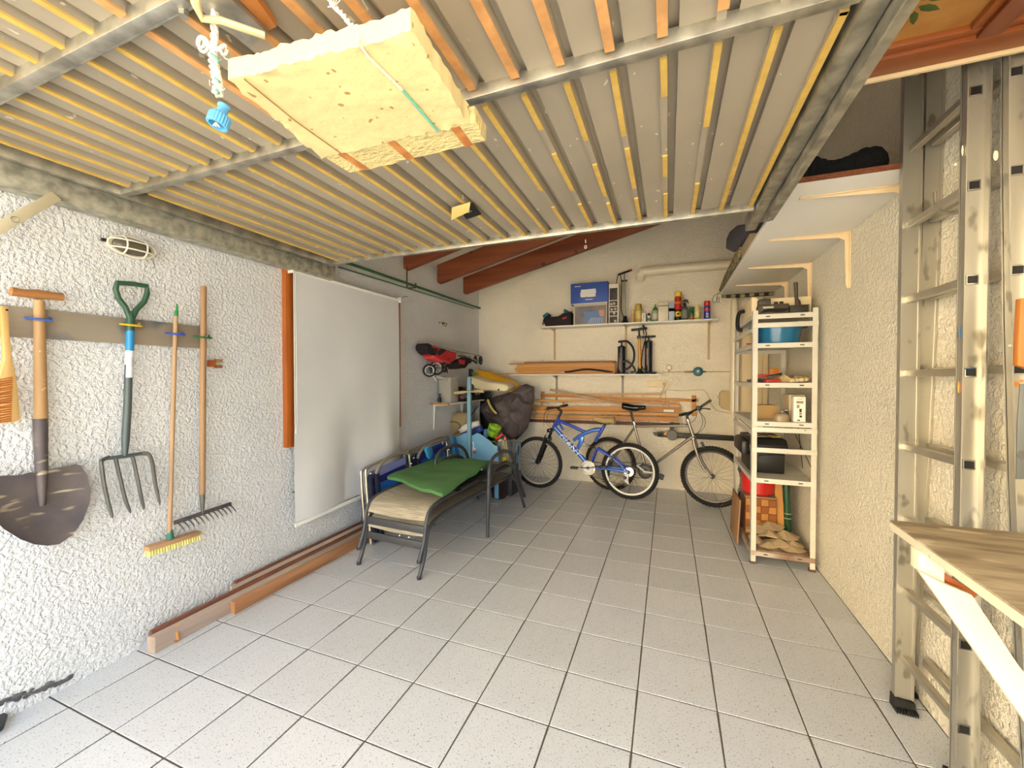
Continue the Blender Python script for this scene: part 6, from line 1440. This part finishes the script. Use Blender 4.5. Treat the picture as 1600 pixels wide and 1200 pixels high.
lm_ = thing('lamp_head', 'grey rounded lamp head with chrome neck on the fourth shelf', 'lamp', (3.245, 2.70, z4))
B().lathe([(.052, 0), (.052, .03), (.045, .05), (.028, .062), (0, .066)], (3.243, 2.70, z4), None, 24, 1, .7).build('shade', cm('warm grey plastic', (150, 132, 104)), lm_)
B().cyl((3.24, 2.72, z4+.066), (3.285, 2.72, z4+.085), .012).build('chrome_neck', M['chrome'], lm_); B().obox((3.27, 2.72, z4+.06), (.03, .03, .04)).build('switch', M['black'], lm_, bevel=.004)
# toolbox with papers
z5 = SH[1]+.005
tb_ = thing('toolbox', 'black lidded toolbox on the shelf above the red bucket', 'toolbox', (3.2, 2.95, z5))
tbm = mat('soft black plastic', (30, 29, 28), .45)
B().prism([(2.83, z5), (2.82, z5+.17), (3.28, z5+.17), (3.27, z5)], 0, 3.06, 3.30).build('box_body', tbm, tb_, bevel=.012)
B().prism([(2.80, z5+.175), (2.80, z5+.23), (2.84, z5+.275), (3.26, z5+.275), (3.30, z5+.23), (3.30, z5+.175)], 0, 3.045, 3.315).build('lid', tbm, tb_, bevel=.012)
B().tube(smooth_path([(3.10, 2.805, z5+.02), (3.10, 2.80, z5+.12), (3.14, 2.80, z5+.15), (3.29, 2.80, z5+.155)], 5), .006, 6).build('moulded_line', M['dark'], tb_)
tag(B().obox((3.02, 3.0, z5+.20), (.06, .4, .12)).build('black_pouch', M['black'], bevel=.025), 'black pouch hanging out left of the black toolbox', 'pouch')
for c, s_, r, m, lb in (((3.11, 2.90, z5+.292), (.10, .14, .006), .3, cm('news grey', (140, 136, 128)), 'grey printed leaflet on the toolbox lid'), ((3.21, 2.92, z5+.286), (.13, .10, .006), -.4, M['black'], 'black leaflet on the toolbox lid'), ((3.24, 2.88, z5+.294), (.10, .04, .005), -.5, cm('mustard print', (190, 150, 40)), 'mustard printed strip on the toolbox lid')):
    sb_('leaflet', lb, 'leaflet', c, s_, (0, 0, r), m, .001)
# below: red bucket, wicker box, umbrella, board, papers
rbk = thing('red_bucket', 'glossy red bucket under the toolbox shelf', 'bucket', (3.15, 3.25, .42))
B().lathe([(.10, .0), (.125, .02), (.13, .20), (.14, .205), (.12, .20), (.115, .02), (0, .02)], (3.17, 3.12, .43), None, 26).build('bucket', mat('glossy red', (204, 26, 20), .25, coat=.5), rbk)
wk = thing('wicker_box', 'woven tan and brown box behind front of the bottom shelf', 'basket', (3.2, 3.2, .105))
wkm = [cm('tan weave', (190, 130, 62)), cm('brown weave', (146, 84, 34))]
B().box(3.06, 3.02, .105, 3.29, 3.30, .42).build('box_core', wkm[1], wk)
B().box(3.05, 3.01, .42, 3.29, 3.31, .428).build('lid', cm('grey lid', (156, 140, 112)), wk)
for i in range(5):
    for j in range(4):
        B().box(3.062+.0565*j, 3.012, .11+.06*i, 3.062+.0565*(j+1)-.003, 3.0195, .11+.06*(i+1)-.003).build('woven_square', wkm[(i+j) % 2], wk, bevel=.002, seg=1)
tag(B().bar((3.335, 3.05, .108), (3.305, 3.10, .60), .02, .055, (1, 0, 0)).build('pine_offcut', cm('honey board', (196, 140, 70))), 'honey coloured board standing behind bottom shelf papers', 'board')
um = thing('green_umbrella', 'rolled dark green umbrella standing beside the honey board', 'umbrella', (3.37, 3.08, .12))
B().tube([(3.375, 3.05, .108), (3.375, 3.05, .16), (3.37, 3.1, .62)], [.012, .028, .026], 12).build('canopy', cm('bottle green', (26, 72, 44)), um)
for z in (.26, .30): B().torus((3.375, 3.06, z), .029, .003, 14, 5).build('tie', cm('pale tie', (190, 190, 160)), um)
sb_('cardboard_sheet', 'brown cardboard leaning outside left of the bottom shelf', 'cardboard', (3.0, 3.15, .21), (.012, .40, .38), (0, .05, 0), mat('brown cardboard', (160, 120, 84), .8))
pm = mat('crumpled kraft paper', (186, 164, 128), .85, var=.08, scale=8, bump=.06, bscale=14)
for k in range(9):
    x, y, s_ = (3.14, 2.98, .13), (3.25, 2.96, .12), (3.35, 2.95, .1), ; 
    cx, cy, ss, zz = [(3.13, 2.93, .12, .20), (3.22, 2.98, .13, .22), (3.32, 2.92, .12, .18), (3.20, 2.86, .10, .19), (3.10, 2.83, .09, .15), (3.27, 2.82, .11, .14), (3.36, 2.85, .09, .13), (3.18, 2.77, .09, .12), (3.33, 2.76, .10, .115)][k]
    r_ = random.Random(k); a0 = r_.random()*3; pts = []
    n0 = 7
    b = B(); vs = [V((cx, cy, zz+.02))]
    for i in range(n0):
        a = a0+2*pi*i/n0; q = ss*r_.uniform(.75, 1.1); x_ = min(max(cx+q*cos(a), SX0+.02), SX1-.02); y_ = min(max(cy+q*sin(a)*.9, SY0+.012), 3.0); vs.append(V((x_, y_, max(.11, zz-.03+r_.uniform(-.02, .02)))))
    vs2 = [v_-V((0, 0, .006)) for v_ in vs]
    fs = [(0, i+1, (i+1) % n0+1) for i in range(n0)]+[(n0+1, n0+1+(i+1) % n0+1, n0+1+i+1) for i in range(n0)]+[(i+1, n0+1+i+1, n0+1+(i+1) % n0+1, (i+1) % n0+1) for i in range(n0)]
    b._add(vs+vs2, fs); o = b.build('kraft_sheet', pm, smooth=False)
    tag(o, ['crumpled kraft sheet at left back of bottom shelf', 'topmost crumpled kraft sheet in the bottom shelf pile', 'crumpled kraft sheet at right back of bottom shelf', 'crumpled kraft sheet in middle of the pile', 'crumpled kraft sheet hanging at left side', 'crumpled kraft sheet right of centre', 'crumpled kraft sheet by the right upright', 'crumpled kraft sheet front left of pile', 'crumpled kraft sheet front right of pile'][k], 'paper', 'crumpled kraft sheets on the bottom shelf')
tag(B().box(SX0+.012, SY0+.012, .1045, SX1-.012, 2.99, .110).build('stained_card', mat('stained card', (170, 150, 124), .85, c2=(110, 80, 62), scale=7)), 'stained card lining the bottom metal shelf', 'cardboard')
